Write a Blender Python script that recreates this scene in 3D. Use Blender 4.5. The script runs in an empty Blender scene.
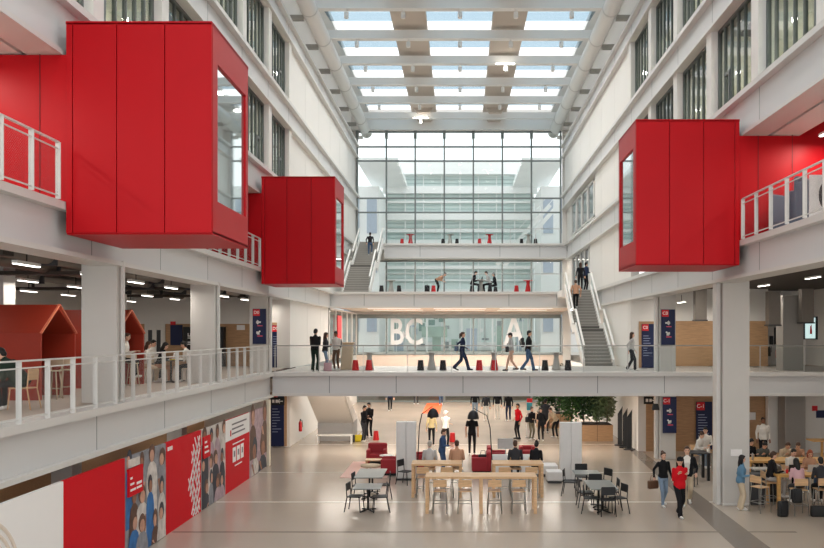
import bpy, bmesh, math, random
import numpy as np
from mathutils import Vector, Matrix
random.seed(7)
R = math.radians
SC = bpy.context.scene
COL = SC.collection
# ---------------------------------------------------------------- frame of reference (metres)
F = 810.0; VX, VY = 460.0, 334.0            # focal length in pixels, vanishing point
E = 5.3                                     # eye height over the hall floor
F1, F2, F3, F4 = 3.7, 7.9, 12.05, 16.0      # gallery floors
def px(x, Y): return (x - VX) * Y / F       # lateral metres at depth Y
def pz(y, Y): return E + (VY - y) * Y / F
def fy(y, z=0.0): return F * (E - z) / (y - VY)   # depth of a floor point
# ---------------------------------------------------------------- materials
def srgb(r, g, b):
    f = lambda c: (c / 255 / 12.92) if c / 255 <= .04045 else ((c / 255 + .055) / 1.055) ** 2.4
    return (f(r), f(g), f(b), 1)
MATS = {}
def mat(name, rgb, rough=.55, metal=0.0, var=.06, scale=6.0, bump=0.0, spec=.4, coat=0.0):
    if name in MATS: return MATS[name]
    m = bpy.data.materials.new(name); m.use_nodes = True
    nt = m.node_tree; b = nt.nodes['Principled BSDF']
    c = srgb(*rgb)
    tc = nt.nodes.new('ShaderNodeTexCoord'); n = nt.nodes.new('ShaderNodeTexNoise')
    n.inputs['Scale'].default_value = scale; n.inputs['Detail'].default_value = 4
    nt.links.new(tc.outputs['Object'], n.inputs['Vector'])
    mx = nt.nodes.new('ShaderNodeMix'); mx.data_type = 'RGBA'
    mx.inputs[6].default_value = tuple(max(0, v * (1 - var)) for v in c[:3]) + (1,)
    mx.inputs[7].default_value = tuple(min(1, v * (1 + var)) for v in c[:3]) + (1,)
    nt.links.new(n.outputs['Fac'], mx.inputs[0]); nt.links.new(mx.outputs[2], b.inputs['Base Color'])
    b.inputs['Roughness'].default_value = rough; b.inputs['Metallic'].default_value = metal
    b.inputs['Specular IOR Level'].default_value = spec; b.inputs['Coat Weight'].default_value = coat; b.inputs['Coat Roughness'].default_value = .45
    if bump:
        bp = nt.nodes.new('ShaderNodeBump'); bp.inputs['Strength'].default_value = bump
        nt.links.new(n.outputs['Fac'], bp.inputs['Height']); nt.links.new(bp.outputs['Normal'], b.inputs['Normal'])
    MATS[name] = m; return m
def glass(name, tint=(235, 245, 243), ior=1.45, rough=0.0, boost=1.0):
    m = bpy.data.materials.new(name); m.use_nodes = True; nt = m.node_tree; nt.nodes.clear()
    o = nt.nodes.new('ShaderNodeOutputMaterial'); t = nt.nodes.new('ShaderNodeBsdfTransparent'); g = nt.nodes.new('ShaderNodeBsdfGlossy')
    fr = nt.nodes.new('ShaderNodeFresnel'); mx = nt.nodes.new('ShaderNodeMixShader'); mu = nt.nodes.new('ShaderNodeMath')
    mu.operation = 'MULTIPLY'; mu.inputs[1].default_value = boost; mu.use_clamp = True
    t.inputs[0].default_value = srgb(*tint); g.inputs['Roughness'].default_value = rough; fr.inputs[0].default_value = ior
    ge = nt.nodes.new('ShaderNodeNewGeometry'); fb = nt.nodes.new('ShaderNodeMath'); fb.operation = 'SUBTRACT'; fb.inputs[0].default_value = 1; nt.links.new(ge.outputs['Backfacing'], fb.inputs[1])
    m3 = nt.nodes.new('ShaderNodeMath'); m3.operation = 'MULTIPLY'; nt.links.new(fr.outputs[0], mu.inputs[0]); nt.links.new(mu.outputs[0], m3.inputs[0]); nt.links.new(fb.outputs[0], m3.inputs[1]); nt.links.new(m3.outputs[0], mx.inputs[0])
    nt.links.new(t.outputs[0], mx.inputs[1]); nt.links.new(g.outputs[0], mx.inputs[2]); nt.links.new(mx.outputs[0], o.inputs[0])
    MATS[name] = m; return m
def emit(name, rgb, s):
    m = bpy.data.materials.new(name); m.use_nodes = True; b = m.node_tree.nodes['Principled BSDF']
    b.inputs['Base Color'].default_value = srgb(*rgb); b.inputs['Emission Color'].default_value = srgb(*rgb); b.inputs['Emission Strength'].default_value = s
    MATS[name] = m; return m
def net(name, rgb, cover=.3, sc=38):
    m = mat(name, rgb, .4, .6); nt = m.node_tree; b = nt.nodes['Principled BSDF']; o = nt.nodes['Material Output']
    tc = nt.nodes.new('ShaderNodeTexCoord'); mp = nt.nodes.new('ShaderNodeMapping'); mp.inputs['Rotation'].default_value = (0, R(45), 0)
    ck = nt.nodes.new('ShaderNodeTexBrick'); ck.offset = 0; ck.inputs['Scale'].default_value = sc
    ck.inputs['Color1'].default_value = (0, 0, 0, 1); ck.inputs['Color2'].default_value = (0, 0, 0, 1); ck.inputs['Mortar'].default_value = (1, 1, 1, 1)
    ck.inputs['Mortar Size'].default_value = cover * .18; ck.inputs['Brick Width'].default_value = 1; ck.inputs['Row Height'].default_value = 1
    sx = nt.nodes.new('ShaderNodeSeparateXYZ'); cx = nt.nodes.new('ShaderNodeCombineXYZ')
    nt.links.new(tc.outputs['Object'], mp.inputs[0]); nt.links.new(mp.outputs[0], sx.inputs[0])
    nt.links.new(sx.outputs[0], cx.inputs[0]); nt.links.new(sx.outputs[2], cx.inputs[1]); nt.links.new(cx.outputs[0], ck.inputs['Vector'])
    t = nt.nodes.new('ShaderNodeBsdfTransparent'); mx = nt.nodes.new('ShaderNodeMixShader')
    nt.links.new(ck.outputs['Color'], mx.inputs[0]); nt.links.new(t.outputs[0], mx.inputs[1]); nt.links.new(b.outputs[0], mx.inputs[2]); nt.links.new(mx.outputs[0], o.inputs[0])
    return m
def woodmat(name, rgb, rough=.45, scale=3.0):
    m = mat(name, rgb, rough, 0, .05); nt = m.node_tree; b = nt.nodes['Principled BSDF']
    tc = nt.nodes.new('ShaderNodeTexCoord'); mp = nt.nodes.new('ShaderNodeMapping'); mp.inputs['Scale'].default_value = (1, 9, 9)
    n = nt.nodes.new('ShaderNodeTexNoise'); n.inputs['Scale'].default_value = scale; n.inputs['Detail'].default_value = 6
    cr = nt.nodes.new('ShaderNodeValToRGB'); c = srgb(*rgb)
    cr.color_ramp.elements[0].position = .3; cr.color_ramp.elements[0].color = tuple(v * .82 for v in c[:3]) + (1,)
    cr.color_ramp.elements[1].position = .7; cr.color_ramp.elements[1].color = tuple(min(1, v * 1.1) for v in c[:3]) + (1,)
    nt.links.new(tc.outputs['Object'], mp.inputs[0]); nt.links.new(mp.outputs[0], n.inputs['Vector']); nt.links.new(n.outputs['Fac'], cr.inputs[0]); nt.links.new(cr.outputs[0], b.inputs['Base Color'])
    return m
WHITE = mat('white_paint', (236, 234, 230), .5, var=.02, scale=.6)
WALLW = mat('white_wall_panel', (232, 229, 224), .55, var=.03, scale=.5)
STEEL = mat('painted_steel', (214, 212, 208), .4, var=.03, scale=.8, spec=.5)
FASCIA = mat('fascia_panel', (212, 212, 212), .45, var=.03, scale=.5)
COLM = mat('column_concrete', (206, 203, 198), .6, var=.05, scale=1.4, bump=.03)
BAND = mat('roof_band', (196, 184, 172), .7, var=.03, scale=.8)
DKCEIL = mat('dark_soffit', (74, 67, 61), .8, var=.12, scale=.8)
DUCT = mat('duct_metal', (128, 120, 112), .45, .5, var=.08)
FIN = mat('window_fin', (104, 110, 108), .4, .3, var=.05)
MULL = mat('mullion_grey', (128, 136, 135), .4, .1, var=.04)
RED = mat('red_cladding', (190, 2, 18), .45, var=.03, scale=1.2, spec=.2, coat=.08)
REDDK = mat('red_joint', (90, 8, 16), .6)
ORANGE = mat('booth_orange', (160, 50, 30), .6, var=.05, scale=3)
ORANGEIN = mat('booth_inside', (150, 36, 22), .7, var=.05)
WOODP = woodmat('wood_panel', (186, 148, 110))
OAK = woodmat('oak_top', (220, 180, 136), .4)
AMBER = woodmat('amber_oak', (222, 172, 104), .4)
BLACK = mat('black_metal', (28, 28, 29), .45, .2)
BLACKP = mat('black_plastic', (34, 35, 37), .5)
GREYTOP = mat('grey_laminate', (120, 125, 122), .35)
STOOLM = mat('stool_metal', (165, 165, 160), .35, .7)
REDUP = mat('red_upholstery', (162, 46, 54), .75, bump=.05, scale=20)
PINKRUG = mat('pink_rug', (226, 190, 178), .95, bump=.2, scale=60)
WHITEUP = mat('white_upholstery', (226, 224, 222), .75)
NAVY = mat('navy_sign', (20, 32, 74), .5)
SIGNRED = mat('sign_red', (222, 40, 48), .5)
PRINTW = mat('print_white', (244, 242, 240), .55, var=.01)
PRINTR = mat('print_red', (208, 3, 26), .6, var=.02, spec=.2)
PINKM = mat('print_pink', (236, 90, 110), .5)
SCREENW = mat('screen_white', (225, 224, 222), .45)
GREYBLUE = mat('grey_blue_fabric', (98, 106, 122), .85, bump=.06, scale=30)
DKGREY = mat('dark_grey', (62, 63, 66), .6)
STOOLG = mat('stool_grey', (190, 186, 180), .6)
STOOLR = mat('stool_red', (212, 44, 48), .5)
STOOLK = mat('stool_black', (44, 42, 44), .55)
CARPET = mat('gallery_carpet', (186, 172, 160), .9, var=.12, scale=4, bump=.1)
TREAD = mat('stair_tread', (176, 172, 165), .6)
RISER = mat('stair_nosing', (98, 96, 92), .7)
LEAF = mat('leaf_green', (56, 92, 44), .6, var=.5, scale=2.5)
LEAF2 = mat('leaf_dark', (36, 64, 36), .6, var=.5, scale=2.5)
BARK = mat('bark', (92, 76, 60), .9)
YELLOW = mat('yellow_bag', (222, 196, 40), .6)
EXTRED = mat('extinguisher_red', (190, 22, 26), .35)
INNER = mat('office_wall', (222, 220, 208), .7, var=.08, scale=.5)
BLIND = mat('blind_fabric', (214, 212, 204), .8)
TEAL = mat('far_glazing', (222, 234, 232), .25, var=.12, scale=.5, spec=.6)
FARW = mat('far_white', (240, 242, 242), .5, var=.02)
FARB = mat('far_blue_glass', (178, 190, 206), .3, var=.1)
FARG = mat('far_green_panel', (160, 184, 174), .5, var=.25, scale=1.2)
PAVE = mat('paving_outside', (206, 198, 188), .5, var=.05)
ORNG = mat('orange_mat', (236, 104, 60), .8)
TEALP = mat('banner_teal', (70, 170, 190), .6)
LAMPON = emit('lamp_on', (255, 250, 240), 7.0)
LAMPDIM = emit('lamp_soft', (255, 246, 232), 1.3)
SCREENON = emit('screen_on', (205, 232, 230), .8)
GLASS = glass('clear_glass', (249, 252, 251))
GLASSR = glass('reflecting_glass', (228, 234, 230), 1.45, 0, 1.0)
SKYG = glass('skylight_glass', (206, 219, 226), 1.15)
GUARD = glass('guard_glass', (249, 251, 251), 1.16)
def film(name, rgb):
    m = mat(name, rgb, .6); nt = m.node_tree; b = nt.nodes['Principled BSDF']; o = nt.nodes['Material Output']
    t = nt.nodes.new('ShaderNodeBsdfTranslucent'); t.inputs[0].default_value = srgb(*rgb); mx = nt.nodes.new('ShaderNodeMixShader'); mx.inputs[0].default_value = .6
    nt.links.new(b.outputs[0], mx.inputs[1]); nt.links.new(t.outputs[0], mx.inputs[2]); nt.links.new(mx.outputs[0], o.inputs[0]); return m
FILM = film('white_glass_film', (250, 250, 250)); COLG = mat('column_grey', (150, 146, 141), .6, var=.05, scale=1.4)
NETM = net('steel_net', (170, 170, 168), .12, 26)
# polished hall floor: pale terrazzo with joint lines
def floor_material():
    m = mat('terrazzo', (182, 169, 155), .16, 0, .05, .45, spec=.55); nt = m.node_tree; b = nt.nodes['Principled BSDF']
    tc = nt.nodes.new('ShaderNodeTexCoord'); n = nt.nodes.new('ShaderNodeTexNoise'); n.inputs['Scale'].default_value = 90
    r2 = nt.nodes.new('ShaderNodeTexNoise'); r2.inputs['Scale'].default_value = .5; r2.inputs['Detail'].default_value = 5
    mr = nt.nodes.new('ShaderNodeMapRange'); mr.inputs['To Min'].default_value = .13; mr.inputs['To Max'].default_value = .27
    nt.links.new(tc.outputs['Object'], r2.inputs['Vector']); nt.links.new(r2.outputs['Fac'], mr.inputs[0]); nt.links.new(mr.outputs[0], b.inputs['Roughness'])
    nt.links.new(tc.outputs['Object'], n.inputs['Vector'])
    old = b.inputs['Base Color'].links[0].from_socket
    mx = nt.nodes.new('ShaderNodeMix'); mx.data_type = 'RGBA'; mx.blend_type = 'OVERLAY'; mx.inputs[0].default_value = .18
    nt.links.new(old, mx.inputs[6]); nt.links.new(n.outputs['Color'], mx.inputs[7]); nt.links.new(mx.outputs[2], b.inputs['Base Color'])
    return m
FLOORM = floor_material()
JOINTL = mat('joint_light', (238, 230, 216), .2)
JOINTD = mat('joint_dark', (140, 128, 116), .25)
STRIPG = mat('floor_strip_grey', (128, 118, 108), .22)
# ---------------------------------------------------------------- mesh builder
class MB:
    def __init__(s): s.v = []; s.f = []; s.m = []; s.mi = 0; s.smooth = []; s.sm = False
    def mat(s, i): s.mi = i; return s
    def add(s, vs, fs):
        o = len(s.v); s.v += [tuple(v) for v in vs]
        for f in fs: s.f.append([o + i for i in f]); s.m.append(s.mi); s.smooth.append(s.sm)
        return s
    def box(s, x0, x1, y0, y1, z0, z1, M=None):
        if x0 > x1: x0, x1 = x1, x0
        if y0 > y1: y0, y1 = y1, y0
        if z0 > z1: z0, z1 = z1, z0
        vs = [(x, y, z) for z in (z0, z1) for y in (y0, y1) for x in (x0, x1)]
        if M is not None: vs = [M @ Vector(v) for v in vs]
        return s.add(vs, [(0, 2, 3, 1), (4, 5, 7, 6), (0, 1, 5, 4), (2, 6, 7, 3), (0, 4, 6, 2), (1, 3, 7, 5)])
    def rbox(s, x0, x1, y0, y1, z0, z1, r=.03, M=None):     # box with chamfered vertical and horizontal edges
        bm = bmesh.new(); bmesh.ops.create_cube(bm, size=1)
        for v in bm.verts: v.co = Vector(((x0 + x1) / 2 + v.co.x * (x1 - x0), (y0 + y1) / 2 + v.co.y * (y1 - y0), (z0 + z1) / 2 + v.co.z * (z1 - z0)))
        bmesh.ops.bevel(bm, geom=bm.edges[:], offset=r, segments=2, profile=.6, affect='EDGES')
        bm.verts.index_update(); sm = s.sm
        s.add([(M @ v.co) if M is not None else v.co for v in bm.verts], [[v.index for v in f.verts] for f in bm.faces]); bm.free(); return s
    def beam(s, p, q, w, h, up=(0, 0, 1)):                   # rectangular bar from p to q
        p = Vector(p); q = Vector(q); d = (q - p).normalized(); up = Vector(up)
        if abs(d.dot(up)) > .98: up = Vector((0, 1, 0))
        a = d.cross(up).normalized(); b = a.cross(d)
        vs = [c + a * sx * w / 2 + b * sy * h / 2 for c in (p, q) for sx, sy in ((-1, -1), (1, -1), (1, 1), (-1, 1))]
        return s.add(vs, [(0, 1, 2, 3), (7, 6, 5, 4), (0, 4, 5, 1), (1, 5, 6, 2), (2, 6, 7, 3), (3, 7, 4, 0)])
    def loft(s, rings, caps=True):                           # rings: lists of points of equal length
        n = len(rings[0]); vs = [p for r in rings for p in r]; fs = []
        for k in range(len(rings) - 1):
            for i in range(n):
                j = (i + 1) % n; fs.append((k * n + i, k * n + j, (k + 1) * n + j, (k + 1) * n + i))
        if caps: fs.append(list(range(n))[::-1]); fs.append([(len(rings) - 1) * n + i for i in range(n)])
        return s.add(vs, fs)
    def tube(s, pts, r, n=8, r1=None):
        pts = [Vector(p) for p in pts]; rings = []; prev = None
        for k, p in enumerate(pts):
            d = ((pts[min(k + 1, len(pts) - 1)]) - (pts[max(k - 1, 0)])).normalized()
            u = Vector((0, 0, 1)) if abs(d.z) < .9 else Vector((0, 1, 0))
            a = d.cross(u).normalized() if prev is None else (prev - d * prev.dot(d)).normalized()
            prev = a; b = d.cross(a); rr = r if r1 is None else r + (r1 - r) * k / (len(pts) - 1)
            rings.append([p + a * rr * math.cos(t) + b * rr * math.sin(t) for t in [2 * math.pi * i / n for i in range(n)]])
        sm = s.sm; s.sm = True; s.loft(rings); s.sm = sm; return s
    def lathe(s, prof, n=16, c=(0, 0, 0)):
        rings = [[(c[0] + r * math.cos(2 * math.pi * i / n), c[1] + r * math.sin(2 * math.pi * i / n), c[2] + z) for i in range(n)] for r, z in prof]
        sm = s.sm; s.sm = True; s.loft(rings); s.sm = sm; return s
    def ell(s, c, rad, M=None, n=12, m=8):
        rings = []; c = Vector(c)
        for k in range(m + 1):
            a = -math.pi / 2 + math.pi * k / m; cr = max(math.cos(a), .02)
            ring = []
            for i in range(n):
                t = 2 * math.pi * i / n; p = Vector((rad[0] * cr * math.cos(t), rad[1] * cr * math.sin(t), rad[2] * math.sin(a)))
                ring.append(c + (M @ p if M is not None else p))
            rings.append(ring)
        sm = s.sm; s.sm = True; s.loft(rings); s.sm = sm; return s
    def prism(s, poly, axis, a, b):                          # polygon in the plane across axis ('x','y','z'), extruded a..b
        def P(u, v, w): return {'x': (w, u, v), 'y': (u, w, v), 'z': (u, v, w)}[axis]
        n = len(poly); vs = [P(u, v, a) for u, v in poly] + [P(u, v, b) for u, v in poly]
        fs = [list(range(n)), [n + i for i in range(n)][::-1]] + [(i, n + i, n + (i + 1) % n, (i + 1) % n) for i in range(n)]
        return s.add(vs, fs)
    def build(s, name, mats, parent=None, bevel=0, loc=None):
        me = bpy.data.meshes.new(name); me.from_pydata(s.v, [], s.f)
        for m in (mats if isinstance(mats, (list, tuple)) else [mats]): me.materials.append(m)
        me.polygons.foreach_set('material_index', s.m); me.polygons.foreach_set('use_smooth', s.smooth)
        bm = bmesh.new(); bm.from_mesh(me); bmesh.ops.recalc_face_normals(bm, faces=bm.faces[:]); bm.to_mesh(me); bm.free()
        me.update()
        o = bpy.data.objects.new(name, me); COL.objects.link(o)
        if parent is not None: o.parent = parent
        if loc is not None: o.location = loc
        if bevel:
            b = o.modifiers.new('edge', 'BEVEL'); b.width = bevel; b.segments = 2; b.limit_method = 'ANGLE'
        return o
def T(name, label, cat, loc=(0, 0, 0), rz=0.0, group=None):
    o = bpy.data.objects.new(name, None); COL.objects.link(o); o.location = loc; o.rotation_euler = (0, 0, rz)
    o.empty_display_size = .1
    o['label'] = label; o['category'] = cat
    if group: o['group'] = group
    return o
def tag(o, label, cat, group=None):
    o['label'] = label; o['category'] = cat
    if group: o['group'] = group
    return o
def struct(o): o['kind'] = 'structure'; return o
def dup(root, loc, rz=None, label=None, group=None):
    r = root.copy(); COL.objects.link(r); r.location = loc
    if rz is not None: r.rotation_euler = (0, 0, rz)
    if label: r['label'] = label
    if group: r['group'] = group
    for ch in list(root.children):
        c = ch.copy(); COL.objects.link(c); c.parent = r
        for g in list(ch.children):
            d = g.copy(); COL.objects.link(d); d.parent = c
    return r
def lettering(body, size, M, m, parent=None, name='lettering', depth=.004):
    cu = bpy.data.curves.new('type', 'FONT'); cu.body = body; cu.size = size; cu.extrude = depth; cu.align_x = 'CENTER'; cu.align_y = 'CENTER'; cu.resolution_u = 3; cu.offset = size * .012
    t = bpy.data.objects.new('type', cu); COL.objects.link(t)
    dg = bpy.context.evaluated_depsgraph_get(); me = bpy.data.meshes.new_from_object(t.evaluated_get(dg))
    bpy.data.objects.remove(t); bpy.data.curves.remove(cu)
    me.transform(M); me.materials.clear(); me.materials.append(m)
    o = bpy.data.objects.new(name, me); COL.objects.link(o)
    if parent is not None: o.parent = parent
    return o
FRONT = Matrix.Rotation(R(90), 4, 'X')                       # lettering that faces -Y
def at(x, y, z, M=FRONT): return Matrix.Translation((x, y, z)) @ M
# ================================================================ PEOPLE
SKINS = [mat('skin_light', (224, 178, 152), .55, var=.03), mat('skin_tan', (196, 146, 116), .55, var=.03), mat('skin_brown', (140, 94, 70), .55, var=.03)]
EYE = mat('eye_dark', (30, 24, 22), .3); LIP = mat('lip', (160, 84, 78), .5)
def cloth(n, rgb): return mat('cloth_' + n, rgb, .85, var=.12, scale=9, bump=.08, spec=.2)
CB = cloth('black', (30, 30, 33)); CC = cloth('charcoal', (58, 58, 62)); CW = cloth('white', (226, 221, 213)); CG = cloth('grey', (136, 136, 136))
CJ = cloth('jeans', (74, 98, 130)); CJL = cloth('pale_jeans', (128, 148, 170)); CD = cloth('denim', (98, 136, 164)); CBE = cloth('beige', (204, 186, 160)); CK = cloth('khaki', (120, 112, 92))
CR = cloth('red', (206, 24, 36)); CNV = cloth('navy', (42, 52, 78)); CPK = cloth('pink', (214, 172, 178)); CBL = cloth('blue', (64, 88, 126)); CT = cloth('tan', (190, 146, 118)); CY = cloth('straw', (200, 182, 136))
CLG = cloth('light_grey', (190, 188, 186)); CGR = cloth('dark_green', (38, 52, 44)); CSM = cloth('smoke', (96, 100, 96))
SHW = mat('shoe_white', (228, 226, 222), .5); SHB = mat('shoe_black', (28, 27, 27), .5); SHBR = mat('shoe_brown', (96, 66, 46), .5)
HK = mat('hair_black', (26, 22, 21), .5, var=.2, scale=40); HB = mat('hair_brown', (70, 46, 32), .5, var=.2, scale=40); HG = mat('hair_grey', (170, 164, 156), .5, var=.15, scale=40); HR = mat('hair_red', (150, 72, 40), .5, var=.2, scale=40); HBL = mat('hair_blond', (176, 140, 92), .5, var=.2, scale=40)
def ik(a, c, l1, l2, pole):
    d = c - a; L = max(.05, min(d.length, l1 + l2 - .004)); u = d.normalized(); c = a + u * L
    x = (l1 * l1 - l2 * l2 + L * L) / (2 * L); h = math.sqrt(max(l1 * l1 - x * x, 0)); p = pole - u * pole.dot(u)
    p = p.normalized() if p.length > 1e-4 else Vector((0, -1, 0)); return a + u * x + p * h, c
def pose_of(name, o):
    """pelvis, lean, two ankles, two wrists, all for a 1.75 m figure that faces -Y"""
    P = dict(pel=Vector((0, 0, .925)), lean=2, ank=[Vector((-.10, .0, .075)), Vector((.10, .02, .075))], wr=[Vector((-.25, -.06, .87)), Vector((.25, -.05, .87))], hp=0, hy=0, twist=0)
    V = Vector
    if name == 'walk': P.update(pel=V((0, 0, .905)), lean=4, ank=[V((-.08, -.30, .085)), V((.08, .34, .16))], wr=[V((-.25, .20, .93)), V((.25, -.24, .97))])
    if name == 'walk2': P.update(pel=V((0, 0, .91)), lean=4, ank=[V((-.08, .26, .12)), V((.08, -.24, .08))], wr=[V((-.16, -.27, 1.08)), V((.17, -.25, 1.06))], hp=8)
    if name == 'stroll': P.update(pel=V((0, 0, .915)), lean=3, ank=[V((-.09, -.17, .08)), V((.09, .2, .10))], wr=[V((-.26, .10, .9)), V((.26, -.12, .9))])
    if name == 'strap': P.update(pel=V((0, 0, .91)), lean=2, ank=[V((-.09, -.2, .08)), V((.09, .22, .11))], wr=[V((-.13, -.16, 1.26)), V((.13, -.16, 1.24))])
    if name == 'phone': P.update(wr=[V((-.08, -.30, 1.14)), V((.10, -.28, 1.10))], hp=18, lean=4)
    if name == 'cross': P.update(wr=[V((.10, -.19, 1.17)), V((-.10, -.18, 1.12))])
    if name == 'akimbo': P.update(wr=[V((-.19, -.06, 1.0)), V((.25, -.05, .88))])
    if name == 'chat': P.update(wr=[V((-.14, -.28, 1.12)), V((.25, -.06, .88))], lean=4, hp=5)
    if name == 'climb': P.update(pel=V((0, 0, .93)), lean=12, ank=[V((-.09, -.27, .245)), V((.09, .04, .08))], wr=[V((-.26, .02, .92)), V((.27, -.08, .95))], hp=8)
    if name == 'bend': P.update(pel=V((0, .22, .86)), lean=78, ank=[V((-.11, .06, .075)), V((.11, .1, .075))], wr=[V((-.16, -.52, .34)), V((.16, -.50, .32))], hp=20)
    if name == 'stoop': P.update(pel=V((0, .1, .9)), lean=42, ank=[V((-.11, .02, .075)), V((.11, .06, .075))], wr=[V((-.16, -.42, .8)), V((.16, -.40, .78))], hp=12)
    if name in ('sit', 'type', 'slump', 'perch'):
        s = o.get('seat', .46); t = o.get('table', .75); fr = o.get('foot', 0.0)
        P.update(pel=V((0, 0, s + .125)), lean=10, ank=[V((-.11, -.40, .075 + fr)), V((.12, -.36, .075 + fr))], wr=[V((-.17, -.36, t + .055)), V((.17, -.34, t + .055))], hp=10)
        if name == 'type': P.update(lean=20, wr=[V((-.13, -.42, t + .055)), V((.13, -.40, t + .055))], hp=16)
        if name == 'slump': P.update(lean=38, wr=[V((-.14, -.48, t + .06)), V((.16, -.46, t + .06))], hp=24)
        if name == 'perch': P.update(lean=14, wr=[V((-.15, -.3, s + .22)), V((.15, -.3, s + .2))], hp=18)
    for k in ('lean', 'hp', 'hy', 'pel', 'wr', 'ank', 'twist'):
        if k in o: P[k] = o[k]
    return P
NPEOPLE = [0]
def person(label, x, y, z, yaw, pose='stand', h=1.72, top=CB, legs=CC, shoes=SHW, hair='short', hm=HK, skin=0, sleeve=1, fem=False, loose=1.0, flare=1.0, fine=.016, hem=-.02, group=None, under=None, **o):
    s = h / 1.75; P = pose_of(pose, {k: (v / s if k in ('seat', 'table', 'foot') else v) for k, v in o.items()})
    mb = MB(); mb.sm = True; seg = []
    X = Vector((1, 0, 0)); la = R(P['lean']); u = Vector((0, -math.sin(la), math.cos(la))); f = Vector((0, -math.cos(la), -math.sin(la)))
    sh, hw = (.165, .172) if fem else (.188, .162); pel = P['pel']
    def ring(c, w, d, n=16): return [c + X * w * math.cos(2 * math.pi * i / n) + f * d * math.sin(2 * math.pi * i / n) for i in range(n)]
    L = loose
    prof = [(-.10, hw * .80, .10), (-.05, hw * .98 * L, .118 * L), (.03, hw * L, .122 * L), (.14, (.138 if fem else .15) * L, .105 * L), (.26, .158 * L, .118 * L), (.36, sh * .95 * L, .122 * L), (.44, sh * .94 * L, .105), (.49, sh * .72, .085), (.535, .068, .065)]
    mb.loft([ring(pel + u * t + f * (.012 if .2 < t < .4 else 0), w, d) for t, w, d in prof])
    def limb(a, b, r0, r1, lab, n=10):
        d = (b - a).normalized(); q = d.orthogonal().normalized(); w = d.cross(q); rings = []
        for t, k in ((-.95 * r0, .35), (-.6 * r0, .8), (0, 1)): rings.append((a + d * t, r0 * k))
        for t in (.3, .65): rings.append((a.lerp(b, t), r0 + (r1 - r0) * t))
        for t, k in ((0, 1), (.6 * r1, .8), (.95 * r1, .35)): rings.append((b + d * t, r1 * k))
        mb.loft([[c + q * r * math.cos(2 * math.pi * i / n) + w * r * math.sin(2 * math.pi * i / n) for i in range(n)] for c, r in rings]); seg.append((a, b, r0, r1, lab))
    seg.append((pel + u * (.06 + hem), pel + u * .30, .16 * L, .16 * L, 1)); seg.append((pel + u * .3, pel + u * .47, .15 * L, .12 * L, 1))
    seg.append((pel - u * .10, pel + u * (.0 + hem * 1.2), .15, .15, 2))
    N = pel + u * .52; hpit = R(P['hp']) + la * .35; hy = R(P['hy'])
    HM = Matrix.Rotation(hy, 3, 'Z') @ Matrix.Rotation(hpit, 3, 'X')        # head basis
    hu = HM @ Vector((0, 0, 1)); hf = HM @ Vector((0, -1, 0)); hx = HM @ Vector((1, 0, 0))
    Hc = N + (u * .45 + hu * .55).normalized() * .175
    limb(N - u * .03, Hc - hu * .05, .058, .052, 0)
    mb.ell(Hc, (.076, .095, .115), HM, 16, 12); mb.ell(Hc - hu * .065 + hf * .028, (.056, .062, .052), HM, 12, 8)
    mb.ell(Hc - hu * .018 + hf * .096, (.013, .02, .024), HM, 8, 6)                                   # nose
    for sg in (-1, 1): mb.ell(Hc + hx * .078 * sg - hu * .012 - hf * .004, (.012, .02, .03), HM, 8, 6)  # ears
    seg.append((Hc - hu * .06, Hc + hu * .06, .09, .09, 0))
    hands = []
    for i, sg in enumerate((-1, 1)):
        hip = pel + X * .088 * sg - u * .02; ank = Vector(P['ank'][i]); sit = pose in ('sit', 'type', 'slump', 'perch')
        kn, ank = ik(hip, ank, .43, .42, Vector((sg * .10, -1, .15 if sit else 0)))
        limb(hip, kn, .088 * min(flare, 1.12), .062 * flare, 2); limb(kn, ank, .060 * flare, (.043 if flare < 1.05 else .06 * flare), 2)
        sd = (kn - ank); fd = Vector((sg * .12, -1, 0)); tip = 0.0 if ank.z < .12 or sit or pose == 'climb' else -.09
        heel = ank + Vector((0, .045, -.035)); toe = ank + fd.normalized() * .165 + Vector((0, 0, -.04 + tip))
        limb(heel, toe, .042, .034, 3); limb(ank, heel.lerp(toe, .35), .045, .042, 3); seg[-1] = (ank - Vector((0, 0, .01)), heel.lerp(toe, .35), .03, .04, 3)
        shl = pel + u * .455 + X * sh * sg; wr = Vector(P['wr'][i])
        el, wr = ik(shl, wr, .29, .255, Vector((sg * .28, .8, -.35)))
        limb(shl, el, .056 * L, .045 * L, 1); fl = 1 if sleeve else 0
        if sleeve == 0:
            mid = shl.lerp(el, .62); seg[-1] = (shl, mid, .058 * L, .05 * L, 1); seg.append((mid + (el - shl) * .06, el, .044, .042, 0))
        limb(el, wr, .042 * (L if sleeve else 1), .030, fl)
        d = (wr - el).normalized(); hands.append((wr, d, sg)); 
        side = (X * -sg + Vector((0, -.3, 0))); side = (side - d * side.dot(d)).normalized(); nrm = d.cross(side)
        PMt = Matrix((side, nrm, d)).transposed()
        mb.ell(wr + d * .055, (.040, .017, .055), PMt, 10, 8); seg.append((wr + d * .02, wr + d * .09, .035, .03, 0)); hands[-1] += (side, nrm)
    # one continuous body
    tmp = mb.build('tmp', []); md = tmp.modifiers.new('r', 'REMESH'); md.mode = 'VOXEL'; md.voxel_size = fine; sm = tmp.modifiers.new('s', 'SMOOTH'); sm.factor = .5; sm.iterations = 2
    dg = bpy.context.evaluated_depsgraph_get(); me = bpy.data.meshes.new_from_object(tmp.evaluated_get(dg)); bpy.data.objects.remove(tmp)
    nf = len(me.polygons); C = np.empty(nf * 3); me.polygons.foreach_get('center', C); C = C.reshape(-1, 3)
    best = np.full(nf, 1e9); lab = np.zeros(nf, int)
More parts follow.
